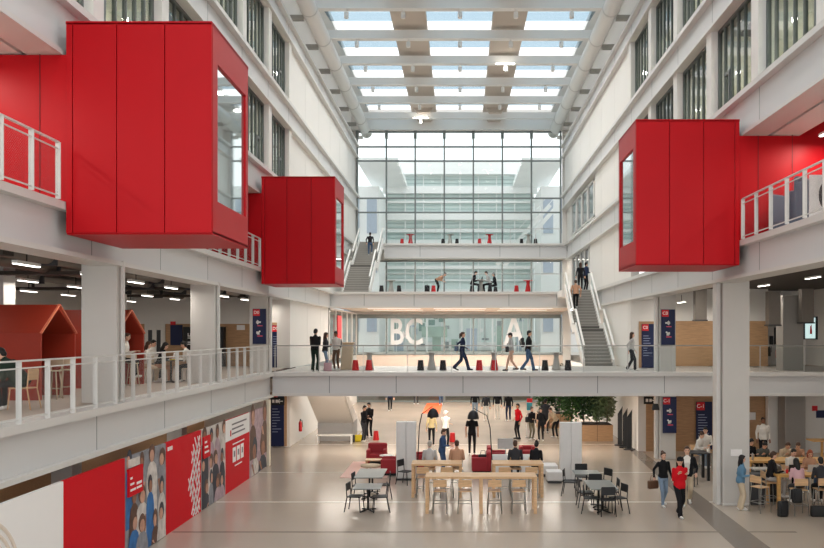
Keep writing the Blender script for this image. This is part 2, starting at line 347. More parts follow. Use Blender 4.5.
    for a, b, r0, r1, l in seg:
        A = np.array(a); D = np.array(b) - A; t = np.clip(((C - A) @ D) / max(D @ D, 1e-9), 0, 1); dist = np.linalg.norm(C - A - t[:, None] * D, axis=1) / (r0 + (r1 - r0) * t)
        k = dist < best; best[k] = dist[k]; lab[k] = l
    if under is not None:                                     # open jacket: a strip of shirt down the chest
        fr = np.array(f); ur = np.array(u); Q = C - np.array(pel); k = (lab == 1) & (np.abs(C[:, 0]) < .045 + .05 * np.clip((Q @ ur) / .5, 0, 1)) & (Q @ fr > .03) & (Q @ ur > .02); lab[k] = 6
    me.materials.clear(); mats = [SKINS[skin], top, legs, shoes, EYE, LIP, under or top]
    for m in mats: me.materials.append(m)
    me.polygons.foreach_set('material_index', lab.astype(np.int32)); me.polygons.foreach_set('use_smooth', np.ones(nf, bool))
    ex = MB(); ex.sm = True
    for sg in (-1, 1): ex.mat(4).ell(Hc + hx * .031 * sg + hu * .008 + hf * .086, (.013, .008, .007), HM, 8, 6)
    ex.mat(5).ell(Hc - hu * .062 + hf * .088, (.022, .008, .006), HM, 8, 6)
    for sg in (-1, 1): ex.mat(4).ell(Hc + hx * .031 * sg + hu * .027 + hf * .087, (.019, .006, .004), HM, 8, 6)
    ex.mat(0)
    for wr, d, sg, side, nrm in hands:
        curl = nrm * sg
        if curl.dot(Vector((0, -.6, -.8))) < 0 and abs(d.z) < .7: curl = -curl
        for k, ln in enumerate((.062, .074, .07, .054)):
            b0 = wr + d * .095 + side * (.027 - .018 * k); e1 = b0 + d * ln * .55 + curl * ln * .18; e2 = e1 + d * ln * .3 + curl * ln * .38
            ex.tube([b0 - d * .02, e1, e2], .0095, 6, .007)
        b0 = wr + d * .03 + side * .033; ex.tube([b0 - side * .01, b0 + d * .028 + side * .022, b0 + d * .058 + side * .024 + curl * .012], .011, 6, .008)
    bm = bmesh.new(); bm.from_mesh(me); m2 = bpy.data.meshes.new('x'); m2.from_pydata(ex.v, [], ex.f); m2.polygons.foreach_set('material_index', ex.m); m2.polygons.foreach_set('use_smooth', [True] * len(ex.f))
    bm.from_mesh(m2); bm.to_mesh(me); bm.free(); bpy.data.meshes.remove(m2)
    me.transform(Matrix.Scale(s, 4)); me.name = 'person'
    body = bpy.data.objects.new('person', me); COL.objects.link(body); tag(body, label, 'person', group)
    body.location = (x, y, z); body.rotation_euler = (0, 0, R(yaw))
    if hair != 'none':
        hb = MB(); hb.sm = True; bk = -hf
        if hair != 'cap' and hair != 'hood':
            r = {'curly': 1.2, 'short': 1.0, 'long': 1.04, 'bun': 1.0, 'tail': 1.0, 'crop': .965}[hair]
            hb.ell(Hc + hu * .026 + bk * .019, (.083 * r, .096 * r, .104 * r), HM, 16, 12)
            hb.ell(Hc + hu * .080 + hf * .030, (.062 * r, .055 * r, .036 * r), HM, 12, 8); hb.ell(Hc - hu * .022 + bk * .045, (.078 * r, .062 * r, .082 * r), HM, 12, 8)
        if hair == 'long':
            for sg in (-1, 1): hb.ell(Hc - hu * .05 + hx * .07 * sg + bk * .02, (.03, .05, .13), HM, 10, 8)
            hb.ell(Hc - hu * .12 + bk * .075, (.085, .045, .19), HM, 12, 10)
        if hair == 'bun': hb.ell(Hc + hu * .10 + bk * .085, (.05, .05, .05), HM)
        if hair == 'tail': hb.ell(Hc - hu * .06 + bk * .13, (.032, .04, .13), HM)
        if hair == 'cap':
            hb.ell(Hc + hu * .045 + bk * .004, (.088, .104, .088), HM, 16, 10); hb.ell(Hc + hu * .05 + hf * .12, (.07, .075, .012), HM, 12, 6); hb.ell(Hc - hu * .01 + bk * .05, (.078, .06, .07), HM, 12, 8)
        if hair == 'hood': hb.ell(Hc + hu * .02 + bk * .03, (.105, .118, .135), HM, 16, 12); hb.ell(N + bk * .07 + hu * .02, (.13, .08, .09), HM, 12, 8)
        hb.v = [Vector(v) * s for v in hb.v]
        hb.build('cap' if hair == 'cap' else 'hood' if hair == 'hood' else 'hair', hm, body)
    NPEOPLE[0] += 1
    return body
def backpack(label, x, y, z, yaw, m=BLACKP, sc=1.0, group=None):
    t = T('backpack', label, 'backpack', (x, y, z), R(yaw), group)
    b = MB(); b.sm = True; b.rbox(-.15 * sc, .15 * sc, -.07 * sc, .07 * sc, 0, .44 * sc, .06 * sc); b.build('body', m, t)
    b = MB(); b.sm = True; b.rbox(-.11 * sc, .11 * sc, .065 * sc, .11 * sc, .04 * sc, .24 * sc, .02 * sc); b.build('pocket', m, t)
    b = MB(); b.tube([(-.03 * sc, 0, .43 * sc), (-.025 * sc, 0, .48 * sc), (.025 * sc, 0, .48 * sc), (.03 * sc, 0, .43 * sc)], .009); b.build('handle', m, t)
    for sg in (-1, 1):
        b = MB(); b.tube([(sg * .08 * sc, -.06 * sc, .40 * sc), (sg * .09 * sc, -.11 * sc, .32 * sc), (sg * .09 * sc, -.10 * sc, .14 * sc), (sg * .1 * sc, -.06 * sc, .05 * sc)], .014 * sc); b.build('strap', m, t)
    return t
def handbag(label, x, y, z, yaw, m=BLACKP, w=.3, hgt=.24):
    t = T('handbag', label, 'bag', (x, y, z), R(yaw))
    b = MB(); b.sm = True; b.rbox(-w / 2, w / 2, -.07, .07, 0, hgt, .04); b.build('body', m, t)
    b = MB(); b.tube([(-w * .3, 0, hgt - .02), (-w * .2, 0, hgt + .14), (w * .2, 0, hgt + .14), (w * .3, 0, hgt - .02)], .009); b.build('handle', m, t)
    return t
# ================================================================ THE BUILDING
YF = 63.0                                                      # glazed end wall
def sbox(name, m, *b, bevel=0):
    o = MB().box(*b).build(name, m, bevel=bevel); return struct(o)
# ---- floors
o = MB(); o.box(-21, 21, 2, YF + 40, -.2, 0); struct(o.build('floor', FLOORM))
for y, w, m in ((fy(502), .05, JOINTL), (fy(532), .06, JOINTD), (31.0, .03, JOINTL), (38.8, .03, JOINTL)):
    sbox('floor_joint_line', m, -7.7, 9.0, y - w, y + w, 0, .004)
o = MB(); a = [(px(628, 37.5), 37.5), (px(638, 37.5), 37.5), (px(768, 19.5) + .25, 19.5), (px(752, 19.5) - .25, 19.5)]
o.prism(a, 'z', .0, .005); struct(o.build('floor_strip', STRIPG))
# ---- gallery slabs with steel edge beams
def edge_beam(name, side, ztop, y0, y1, hgt=1.02, x=7.96, m=FASCIA, lip=.16, fl=.62):
    b = MB(); s = side
    b.mat(0).box(s * (x + .05), s * (x + .5), y0, y1, ztop - hgt + .1, ztop - .14)
    b.mat(1).box(s * (x - lip), s * (x + .5), y0, y1, ztop - .14, ztop + .015)
    b.mat(1).box(s * (x - .10), s * (x + fl), y0, y1, ztop - hgt, ztop - hgt + .1)
    b.mat(2)
    y = y0 + 1.5
    while y < y1: b.box(s * (x + .046), s * (x + .06), y, y + .025, ztop - hgt + .1, ztop - .14); y += 4.05
    return struct(b.build(name, [m, STEEL, MULL]))
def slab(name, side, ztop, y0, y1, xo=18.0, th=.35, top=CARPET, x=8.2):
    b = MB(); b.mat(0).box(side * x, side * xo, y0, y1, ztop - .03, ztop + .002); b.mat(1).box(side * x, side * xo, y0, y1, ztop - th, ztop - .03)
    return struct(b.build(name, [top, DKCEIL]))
for side in (-1, 1):
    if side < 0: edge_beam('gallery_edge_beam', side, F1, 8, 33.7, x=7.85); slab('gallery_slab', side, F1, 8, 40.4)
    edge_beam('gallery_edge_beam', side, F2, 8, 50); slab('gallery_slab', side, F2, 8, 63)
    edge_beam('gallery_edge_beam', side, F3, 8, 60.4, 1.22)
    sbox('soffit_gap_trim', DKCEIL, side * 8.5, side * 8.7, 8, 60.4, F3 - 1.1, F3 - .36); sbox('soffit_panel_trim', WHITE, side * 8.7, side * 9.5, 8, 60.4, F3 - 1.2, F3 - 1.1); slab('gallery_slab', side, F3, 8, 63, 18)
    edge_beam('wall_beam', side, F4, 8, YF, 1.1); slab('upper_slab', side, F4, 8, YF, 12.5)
    edge_beam('eaves_beam', side, E + 14.6, 8, YF, .95); slab('upper_slab', side, E + 14.6, 8, YF, 12.5)
    # upper zone over the eaves beam and the flat roof margin
    sbox('wall_parapet', WALLW, side * 8.4, side * 8.7, -14, YF, E + 14.6, E + 17.4)
    sbox('roof_margin', WHITE, side * 7.0, side * 9.2, -14, YF, E + 17.1, E + 17.4)
    sbox('wall_outer', WALLW, side * 18, side * 18.3, 6, YF, F1 if side < 0 else 0, F4)
    # white panelled wall beyond the windows
    for z0, z1, yb in ((F1, F2 - 1.0, 49.2), (F2, F3 - 1.1, 50.5 if side > 0 else 62.5), (F3, F4 - 1.1, 48.6 if side > 0 else YF), (F4, E + 13.7, YF)):
        b = MB(); b.mat(0).box(side * 8.0 if z0 == F1 else side * 8.1, side * 8.5, 38.4, yb, z0, z1)
        y = 42.4
        while y < yb - .5: b.mat(1).box(side * (7.995 if z0 == F1 else 8.095), side * 8.2, y, y + .015, z0, z1); y += 4.05
        struct(b.build('wall_side_panel', [WALLW, STEEL]))
    sbox('wall_hall_rear_side', WALLW, side * 8.3, side * 8.6, -14, 2.0, 0, E + 14.6)
sbox('floor', FLOORM, -8.6, 8.6, -14, 2, -.2, 0)
# ground walls under the bridge
sbox('wall_hall_side', WALLW, -8.5, -8.0, 38.0, YF, 0, F1 - .4)
b = MB(); b.box(8.05, 8.4, 36.6, 62, 0, F1 - .4); struct(b.build('wall_hall_return', WALLW))
# ---- columns
def column(x, y, z0, z1, w=.9, d=.8, strip=0, base=False, m=None):
    b = MB(); b.mat(0).box(x, x + w, y, y + d, z0, z1)
    if strip: b.mat(1).box(x - .16 if strip < 0 else x + w + .02, x - .02 if strip < 0 else x + w + .10, y + .15, y + d - .1, z0, z1)
    if base: b.mat(1).box(x - .02, x + w + .02, y - .02, y + d + .02, z0, z0 + .07)
    return struct(b.build('column', [m or COLM, STEEL], bevel=.015))
column(-8.77, 18.75, F1, F2 - .9, .82, .35, 1); column(-8.76, 26.3, F1, F2 - .9, .80, .35, 1); column(-8.86, 34.1, F1, F2 - .9, .76, .5, 1)
column(8.12, 25.0, 0, F2 - .9, .82, .62, -1, True); column(8.75, 18.4, 0, F2 - .9, .86, .62, -1, True)
column(8.46, 34.3, 0, F2 - .9, .68, .5, -1)
column(px(783, 35.5), 35.5, F1, F2 - .9, .9, .8, m=COLG); column(px(785, 35.3), 35.3, 0, F1 - .5, .9, .8, m=COLG)
column(8.75, 18.4, F2, F3 - 1.0, .86, .62, -1)
column(-14.2, 32.0, F1, F2 - .35, .8, .6); column(-13.0, 22.0, F1, F2 - .35, .6, .6)
for y in (11.5, 19.0, 26.5): column(-9.6, y, 0, F1 - .4, .5, .5)
# ---- window bays of the two upper storeys: piers, then one window object each
nwin = [0]
def bay(side, y0, y1, z0, z1, sash):
    nwin[0] += 1; s = side; x = s * 8.25
    t = bpy.data.objects.new(f'window_{nwin[0]}', None); COL.objects.link(t); t.location = (x, y0, z0); struct(t)
    w = y1 - y0; h = z1 - z0; b = MB()
    b.box(-.06, .06, 0, .09, 0, h); b.box(-.06, .06, w - .09, w, 0, h); b.box(-.06, .06, 0, w, 0, .09); b.box(-.06, .06, 0, w, h - .09, h)
    n = 6
    for i in range(1, n): y = w * i / n; b.box(-.05, .05, y - .032, y + .032, .05, h - .05)
    ys = w * sash / n
    b.box(-.07, .06, ys, ys + w / n, h * .42, h * .42 + .1); b.box(-.08, .06, ys + .04, ys + .12, .05, h * .45); b.box(-.08, .06, ys + w / n - .12, ys + w / n - .04, .05, h * .45)
    struct(b.build('window_frame', FIN, t)); struct(MB().box(-.008, .008, .06, w - .06, .06, h - .06).build('window_glass', GLASSR, t))
    bl = MB(); hh = h * random.choice((.12, .2, .32, .5)); bl.box(s * .14, s * .16, .1, w - .1, h - hh, h - .02); struct(bl.build('window_blind', BLIND, t))
for side in (-1, 1):
    edges = [38.4 - 4.05 * k for k in range(7)]
    for z0, z1 in ((F3, F4 - 1.1), (F4, E + 13.65)):
        for k, ye in enumerate(edges):
            sbox('window_pier', WALLW, side * 7.98, side * 8.55, ye - .52, ye, z0, z1)
            if k < len(edges) - 1: bay(side, edges[k + 1], ye - .52, z0, z1, random.choice((0, 4)))
        b = MB(); b.box(side * 12.2, side * 12.4, 12, 38.4, z0, z1)
        for k in range(8): b.box(side * 8.6, side * 12.2, edges[0] - 4.05 * k * .98 - .35, edges[0] - 4.05 * k * .98 - .2, z0, z1)
        struct(b.build('office_wall', INNER))
# dark doors and windows at the far end of the side facing the stair
for (y0, y1, z0, z1, n) in ((49.0, 59.0, F3 + .35, F4 - 1.3, 4), (50.8, 58.5, F2, F3 - 1.2, 4)):
    for k in range(n):
        w = (y1 - y0) / n; nwin[0] += 1
        t = bpy.data.objects.new(f'window_{nwin[0]}', None); COL.objects.link(t); t.location = (8.15, y0 + k * w, z0); struct(t)
        b = MB(); b.box(-.05, .1, 0, .3, 0, z1 - z0); b.box(-.05, .1, w - .12, w, 0, z1 - z0); b.box(-.05, .1, 0, w, 0, .1); b.box(-.05, .1, 0, w, z1 - z0 - .1, z1 - z0); struct(b.build('window_frame', STEEL, t))
        struct(MB().box(.02, .04, .2, w - .1, .08, z1 - z0 - .08).build('window_glass', mat('dark_glass', (96, 102, 104), .12, spec=.8), t))
sbox('wall_stair_end', WALLW, 8.3, 8.5, 48.6, YF, F2, F4)
# glazed partition of the gallery below the bridge stair
t = bpy.data.objects.new('window_partition', None); COL.objects.link(t); t.location = (-8.0, 49.2, F1); struct(t)
b = MB()
for k in range(6): b.box(-.08, .08, k * 2.6, k * 2.6 + .14, 0, 3.2)
b.box(-.08, .08, 0, 13.2, 3.1, 3.2); struct(b.build('window_frame', STEEL, t)); struct(MB().box(-.02, .02, 0, 13.2, 0, 3.1).build('window_glass', mat('partition_glass', (110, 114, 112), .1, spec=.7), t))
# ---- end wall of glass: seven bays, three zones; transoms as in the photograph
xs = [px(v, YF) for v in (357.5, 386.5, 415.3, 444.3, 473.3, 502.3, 531.3, 560.5)]
zones = ((0, 0.02, F1 - .95), (1, E - 1.62, E + 1.32), (2, F2, F3 - 1.05), (3, F3, E + 15.75))
for zi, z0, z1 in zones:
    for k in range(7):
        nwin[0] += 1; t = bpy.data.objects.new(f'window_{nwin[0]}', None); COL.objects.link(t); t.location = (xs[k], YF, z0); struct(t)
        w = xs[k + 1] - xs[k]; h = z1 - z0; b = MB()
        b.box(-.055, .055, -.22, .1, 0, h); 
        if k == 6: b.box(w - .055, w + .055, -.22, .1, 0, h)
        for hz in ([14.55, 13.45, 10.55, 9.45] if zi == 3 else []): b.box(0, w, -.1, .1, E + hz - z0 - .05, E + hz - z0 + .05)
        b.box(0, w, -.12, .1, 0, .1); b.box(0, w, -.12, .1, h - .1, h)
        if zi == 3: b.box(-.11, .11, -.26, .1, h - .55, h)
        if zi == 1: b.box(-.14, .14, -.3, .1, h - .12, h + .12); b.box(0, w, -.16, .1, h - .06, h + .2)
        struct(b.build('window_frame', MULL, t)); struct(MB().box(.02, w - .02, 0, .012, .06, h - .06).build('window_glass', GLASS, t))
sbox('facade_slab_band', mat('warm_band', (226, 206, 192), .6), -8.6, 8.6, YF - .05, YF + .5, F1 - 1.0, E - 1.62)
sbox('facade_slab_band', WALLW, -8.6, 8.6, YF, YF + .5, E + 1.52, F2); sbox('facade_slab_band', WALLW, -8.6, 8.6, YF, YF + .5, F3 - 1.05, F3)
b = MB(); b.box(-8.4, 8.4, YF - .6, YF + .4, E + 15.75, E + 17.3); struct(b.build('wall_header', WALLW))
for s in (-1, 1): sbox('wall_facade_side', WALLW, s * 7.98 if s > 0 else -8.6, s * 8.6 if s > 0 else -8.05, YF - .1, YF + .4, 0, E + 16)
# ---- roof: beams across the hall, glass between them, two solid strips along it
ybeam = [39.9 + 4.05 * (k - 13) for k in range(19)]
for y in ybeam:
    b = MB(); b.mat(0).prism([(y - .10, E + 16.0), (y + .10, E + 16.0), (y + .22, E + 16.42), (y - .22, E + 16.42)], 'x', -7.2, 7.2)
    b.mat(0).box(-7.2, 7.2, y - .2, y + .2, E + 15.97, E + 16.03)
    struct(b.build('roof_beam', [WHITE]))
    for x0, x1 in ((-7.0, -3.62), (-1.78, 1.72), (3.5, 7.0)):
        b = MB(); b.prism([(y + .2, E + 16.42), (y + 3.85, E + 16.9), (y + 3.85, E + 16.91), (y + .2, E + 16.43)], 'x', x0, x1); struct(b.build('roof_glass', SKYG))
for x0, x1 in ((-3.62, -1.78), (1.72, 3.5)):
    b = MB(); b.box(x0, x1, ybeam[0], YF, E + 16.62, E + 17.0); struct(b.build('roof_strip', BAND))
    b = MB(); b.prism([(x0 + .1, E + 16.72), (x1 - .1, E + 16.72), (x1 - .45, E + 16.3), (x0 + .45, E + 16.3)], 'y', 59.5, 62.3); struct(b.build('roof_strip_end', BAND))
for side in (-1, 1):
    t = T('ventilation_duct', 'long white round duct under the roof above the windows ' + ('opposite the lone red box' if side < 0 else 'over the lone red box'), 'duct', (side * 7.35, 30, E + 15.83))
    b = MB(); b.tube([(0, 0, 0), (0, 32.4, 0)], .40, 20); b.build('pipe', WHITE, t)
    for k in range(9):
        r = MB(); r.lathe([(.43, -.05), (.43, .05)], 20); o = r.build('collar', STEEL, t); o.rotation_euler = (R(90), 0, 0); o.location = (0, 1.9 + 4.05 * k - .6, 0)
        c = MB(); c.box(0 if side > 0 else -1.5, 1.5 if side > 0 else 0, -.12, .12, -.1, .14); o = c.build('bracket', mat('bracket_grey', (168, 166, 160), .5), t); o.location = (side * .36, 1.9 + 4.05 * k, -.25)
# ---- bridges
def bridge(label, x0, x1, y0, y1, ztop, h, joints):
    b = MB(); b.mat(0).box(x0, x1, y0 + .1, y0 + .5, ztop - h + .1, ztop - .14); b.mat(1).box(x0, x1, y0 - .06, y0 + .5, ztop - .14, ztop + .015); b.mat(1).box(x0, x1, y0, y0 + .7, ztop - h, ztop - h + .12)
    for j in joints: b.mat(2).box(j - .015, j + .015, y0 + .095, y0 + .12, ztop - h + .1, ztop - .14)
    o = struct(b.build('bridge_beam', [FASCIA, STEEL, MULL]))
    b = MB(); b.mat(0).box(x0, x1, y0 + .45, y1, ztop - .06, ztop); b.mat(1).box(x0, x1, y0 + .5, y1, ztop - h + .12, ztop - .06); struct(b.build('bridge_slab', [mat('bridge_deck', (174, 169, 163), .4), mat('bridge_soffit', (228, 214, 200), .6)]))
bridge('', -7.8, 18.5, 33.6, 40.4, F1, .98, [px(v, 33.6) for v in (329, 396, 463, 530, 598, 665, 750)])
bridge('', px(327, 50), 8.0, 50, YF - .1, F2, .98, [px(v, 50) for v in (364, 414, 461, 509, 557)])
bridge('', px(384, 60.5), 8.0, 60.5, YF - .1, F3, 1.1, [px(v, 60.5) for v in (420, 500, 540)])
b = MB(); b.box(-8.0, px(384, 60.5), 60.6, YF - .1, F3 - .5, F3); struct(b.build('stair_landing_slab', WHITE))
# ---- gallery end walls, F1: wood below, white above
b = MB(); b.mat(0).box(-18, -8.5, 40.2, 40.5, F1, F1 + 2.1); b.mat(1).box(-18, -8.5, 40.2, 40.5, F1 + 2.1, F2 - .3); struct(b.build('wall_gallery_end', [WOODP, WALLW]))
b = MB(); b.mat(0).box(8.5, px(768, 40.5), 40.5, 40.8, F1, F1 + 2.25); b.mat(1).box(8.5, px(768, 40.5), 40.5, 40.8, F1 + 2.25, F2 - .3); struct(b.build('wall_corridor_end', [WOODP, WALLW]))
sbox('wall_corridor_recess', WALLW, px(764, 40.5), 18, 42.2, 42.5, F1, F2 - .3); sbox('floor_corridor', CARPET, 8.2, 18, 40.4, 42.5, F1 - .3, F1)
b = MB(); b.box(-8.6, -8.0 + .02, 38.05, 38.4, F1, F2 - .95); b.box(-9.3, -8.0, 38.2, 38.4, F1, F2 - .95); struct(b.build('wall_pier', WALLW))
b = MB(); b.box(8.0, 9.35, 37.9, 38.3, F1, F2 - .95); struct(b.build('wall_pier', WALLW))
# ground end walls on the side with the study tables
b = MB(); b.mat(0).box(8.4, px(769, 36.6), 36.6, 36.9, 0, F1 - .4); struct(b.build('wall_ground_wood', WOODP))
sbox('wall_ground_white', WALLW, px(768, 36.2), 18, 36.2, 36.5, 0, F1 - .4)
sbox('wall_ground_end', WALLW, -18, -8.4, 38.0, 38.3, 0, F1 - .4)
sbox('wall_behind_hoarding', WOODP, -12.3, -12, 8, 38, 0, F1 - .35)
# ---- side rooms of the second gallery
sbox('wall_gallery_back', INNER, -13.2, -13, 8, 50, F2, F3 - .3); sbox('wall_gallery_back', INNER, 13, 13.2, 8, 50, F2, F3 - .3)
# ---- the building across the court, seen through the glass
def far():
    y = 80
    b = MB(); b.mat(0).box(-7.3, 7.3, y, y + .3, 0, E + 16.6)
    struct(b.build('exterior_glazing', TEAL))
    for k, (h0, h1, dy) in enumerate(((15.6, 16.9, 1.0), (13.8, 14.5, .6), (11.2, 12.0, .6), (8.0, 9.2, .8), (3.2, 4.4, .8), (-1.6, -.8, .8), (10.0, 10.3, .4), (6.4, 6.7, .4), (5.2, 5.4, .3), (12.9, 13.1, .3))):
        sbox('exterior_slab', FARW, -7.6, 7.6, y - dy, y, E + h0, E + h1)
    rr = random.Random(4)
    for k in range(30):
        h = 5.1 + .36 * k
        if h < 15.4: sbox('exterior_louvre', mat('far_louvre', (186, 204, 202), .4), -7.3, 7.3, y - .12, y - .04, E + h, E + h + .09)
    for k in range(34):
        xx = rr.uniform(-6.8, 6.2); h0 = rr.uniform(-1.5, 1.8); sbox('exterior_panel', rr.choice((FARG, FARW, mat('far_teal', (128, 158, 152), .4), mat('far_grey', (150, 160, 162), .5), FARB)), xx, xx + rr.uniform(.12, .7), 77 + .05 * k, 77.04 + .05 * k, E + h0, E + h0 + rr.uniform(.15, .9))
    for k in range(14): xx = rr.uniform(-6.8, 6.8); sbox('exterior_post', FARW, xx, xx + .07, 75.5, 75.6, 0, E + 2.6)
    for k in range(6): xx = rr.uniform(-6, 5); sbox('exterior_lamp_panel', mat('far_lit', (252, 252, 250), .4), xx, xx + .9, y - .9, y - .82, E + rr.choice((5.55, 9.5, 12.3)), E + rr.choice((5.55, 9.5, 12.3)) + .25) if False else None
    for k in range(9): sbox('exterior_pillar', FARW, -7.2 + 1.8 * k - .05, -7.2 + 1.8 * k + .05, y - .25, y, 0, E + 15.6)
    for s in (-1, 1):
        sbox('exterior_wall', FARW, s * 7.4, s * 16, 74, 84, 0, E + 13.5)
        for h0, h1 in ((9.2, 12.4), (5.6, 8.2), (.2, 3.0)):
            sbox('exterior_window', FARB, s * 7.6, s * 8.5, 73.9, 74, E + h0, E + h1); sbox('exterior_window', FARB, s * 9.2, s * 10.6, 73.9, 74, E + h0, E + h1)
        sbox('exterior_soffit', FARW, s * 5.2, s * 8.6, 68, 80, E + 14.4, E + 14.8)
    sbox('exterior_board', FARG, -3.6, -1.2, 76, 76.1, E - .3, E + .7)
    for k, xx in enumerate((-6.2, -2.6, .6, 3.4, 5.4)):
        sbox('exterior_panel', FARG if k % 2 else FARB, xx, xx + random.uniform(.4, 1.1), 76 + k * .3, 76.2 + k * .3, E - 1.6, E + random.uniform(-.2, .8))
        sbox('exterior_pillar', FARW, xx - .5, xx - .36, 74, 74.15, 0, E + 3)
    sbox('exterior_floor', PAVE, -16, 16, YF + .4, 84, E - 2.1, E - 1.66)
far()
for k, dx in enumerate((0, .9)):
    t = T('exterior_stair', 'pale steel stair flight slanting behind the big glass wall' if not k else 'second pale stair flight slanting just beside the first behind the glass wall', 'staircase', (px(520 + 8 * k, 70), 70 + dx, F3 - .2))
    b = MB(); b.beam((-2.0, 0, -.6), (2.6, 0, 4.6), .25, .35); b.build('stringer', FARW, t)
    b = MB(); b.beam((-2.0, -.1, .4), (2.6, -.1, 5.6), .06, .06); b.build('handrail', FARW, t)
for k in range(2):
    pass
# ---- big white letters on the glass of the bridge level
for body, x, y, s, lab in (('B', 396.5, 333, 2.2, 'big white letter B on the glass wall behind the bridge'), ('+', 405, 335, 1.1, 'white star sign between the big letters on the glass wall'), ('C', 414, 333, 2.2, 'big white letter C on the glass wall behind the bridge'), ('A', 514, 332, 2.5, 'big white letter A on the glass wall, behind the walker with bare shins')):
    if body == '+':
        b = MB(); c = Vector((px(x, YF - .06), YF - .06, pz(y, YF)))
        for a in (0, 60, 120): d = Vector((.32 * math.cos(R(a)), 0, .32 * math.sin(R(a)))); b.beam(c - d, c + d, .1, .03, (0, 1, 0))
        o = b.build('glass_letter', FILM)
    else: o = lettering(body, s * 1.32, at(px(x, YF - .06), YF - .06, pz(y, YF), FRONT @ Matrix.Diagonal((.72, 1, 1, 1))), FILM, None, 'glass_letter', .01)
    tag(o, lab, 'letter')
# ================================================================ THINGS: pods, railings, stairs, boards, signs
def pod(label, side, y0, depth, hb=2.0, ht=6.15, xo=4.9):
    s = side; t = T('meeting_pod', label, 'meeting room', (0, y0, E), 0, 'red cantilevered meeting rooms')
    z0, z1 = hb, ht; xi = 7.79
    def B(*a): return MB().box(*a)
    B(s * (xo + .14), s * xi, .06, depth - .06, z0 + .04, z1 - .03).build('core', REDDK, t)
    jo = [xo, xo + .935, xo + 1.885, xo + 2.815 - .06, xi]
    for k in range(4): B(s * (jo[k] + .008), s * (jo[k + 1] - .008), 0, .05, z0, z1).build('cladding_panel', RED, t, .006)
    for k in range(3): B(s * (xo + .9 * k + .008), s * (xo + .9 * k + .9), depth - .05, depth, z0, z1).build('rear_panel', RED, t)
    yw0, yw1, zw0, zw1 = .34, depth - .19, z0 + .64, z1 - .66
    b = MB(); x0, x1 = s * xo, s * (xo + .06)
    b.box(x0, x1, 0.052, yw0, z0, z1); b.box(x0, x1, yw1, depth - .052, z0, z1); b.box(x0, x1, yw0, yw1, z0, zw0); b.box(x0, x1, yw0, yw1, zw1, z1); b.build('side_panel', RED, t)
    b = MB(); w = .035; x0, x1 = s * (xo + .0), s * (xo + .1)
    b.box(x0, x1, yw0, yw0 + w, zw0, zw1); b.box(x0, x1, yw1 - w, yw1, zw0, zw1); b.box(x0, x1, yw0 + w, yw1 - w, zw0, zw0 + w); b.box(x0, x1, yw0 + w, yw1 - w, zw1 - w, zw1)
    fr = b.build('window_frame', RED, t); B(s * (xo + .05), s * (xo + .06), yw0 + w, yw1 - w, zw0 + w, zw1 - w).build('window_pane', mat('mirror_pane', (206, 214, 214), .03, .85, var=.0), fr)
    B(s * xo, s * xi, 0.05, depth - .05, z0 - .03, z0 + .035).build('soffit', RED, t)
    B(s * xo, s * xi, 0, depth, z1 - .03, z1 + .03).build('roof', RED, t)
    b = B(s * 7.79, s * 12.5, .02, .12, F2 - E + .02, F3 - E - 1.23).box(s * 9.5, s * 12.5, .02, .12, F3 - E - 1.23, F3 - E - .37); b.mat(1)
    for k in range(5): b.box(s * (8.3 + .95 * k), s * (8.315 + .95 * k), .012, .03, F2 - E + .02, F3 - E - 1.16)
    b.build('inner_wall', [RED, REDDK], t)
pod('big red box room, nearest the orange booths, its window mirroring the hall', -1, 16.0, 2.75)
pod('smaller looking red box room beyond the first, ending beside the far stair', -1, 31.75, 2.5)
pod('lone red box room on the side of the big column, blue armchairs behind it', 1, 22.55, 2.5, 1.95, 5.95)
def railing(label, p, q, hgt=1.12, n=None, kind='net', post=STEEL, group='gallery railings', rail=STEEL, pw=.10):
    p = Vector(p); q = Vector(q); d = q - p; L = d.length; ang = math.atan2(d.y, d.x)
    t = T('railing', label, 'railing', p, ang, group); n = n or max(1, round(L / 1.0))
    if kind == 'net':
        for k in range(n + 1): MB().box(L * k / n - .009, L * k / n + .009, -pw / 2, pw / 2, 0, hgt - .02).build('post', post, t)
        MB().box(0, L, -.03, .03, hgt - .03, hgt).build('handrail', rail, t); MB().box(0, L, -.012, .012, hgt - .16, hgt - .135).build('mid_rail', rail, t); MB().box(0, L, -.012, .012, .06, .085).build('bottom_rail', rail, t)
        b = MB(); b.box(0, L, -.002, .002, .085, hgt - .16); b.build('mesh_infill', NETM, t)
    else:
        for k in range(n + 1): MB().box(L * k / n - .014, L * k / n + .014, -.02, .02, 0, hgt).build('post', post, t)
        MB().tube([(0, 0, hgt), (L, 0, hgt)], .022).build('handrail', rail, t)
        for k in range(n): MB().box(L * k / n + .03, L * (k + 1) / n - .03, -.006, .006, .05, hgt - .08).build('glass_panel', GUARD, t)
railing('long steel railing along the gallery above the posters, in front of the booths', (-7.79, 12.3, F1 + .015), (-7.79, 33.3, F1 + .015))
railing('short steel railing in front of the biggest red box wall', (-7.79, 10.8, F2 + .015), (-7.79, 15.7, F2 + .015))
railing('steel railing between the two red boxes on the poster side', (-7.79, 19.0, F2 + .015), (-7.79, 31.5, F2 + .015))
railing('steel railing with white posts before the grey blue armchairs', (7.79, 22.3, F2 + .015), (7.79, 13.3, F2 + .015))
GR = mat('rail_grey', (186, 186, 184), .4, .5)
railing('glass railing of the lower bridge with the walking people', (-7.7, 33.72, F1 + .015), (18.0, 33.72, F1 + .015), 1.1, 14, 'glass', GR, 'bridge railings', GR)
railing('glass railing of the middle bridge in front of the seated trio', (px(385, 50.1), 50.1, F2 + .015), (px(560, 50.1), 50.1, F2 + .015), 1.1, 6, 'glass', GR, 'bridge railings', GR)
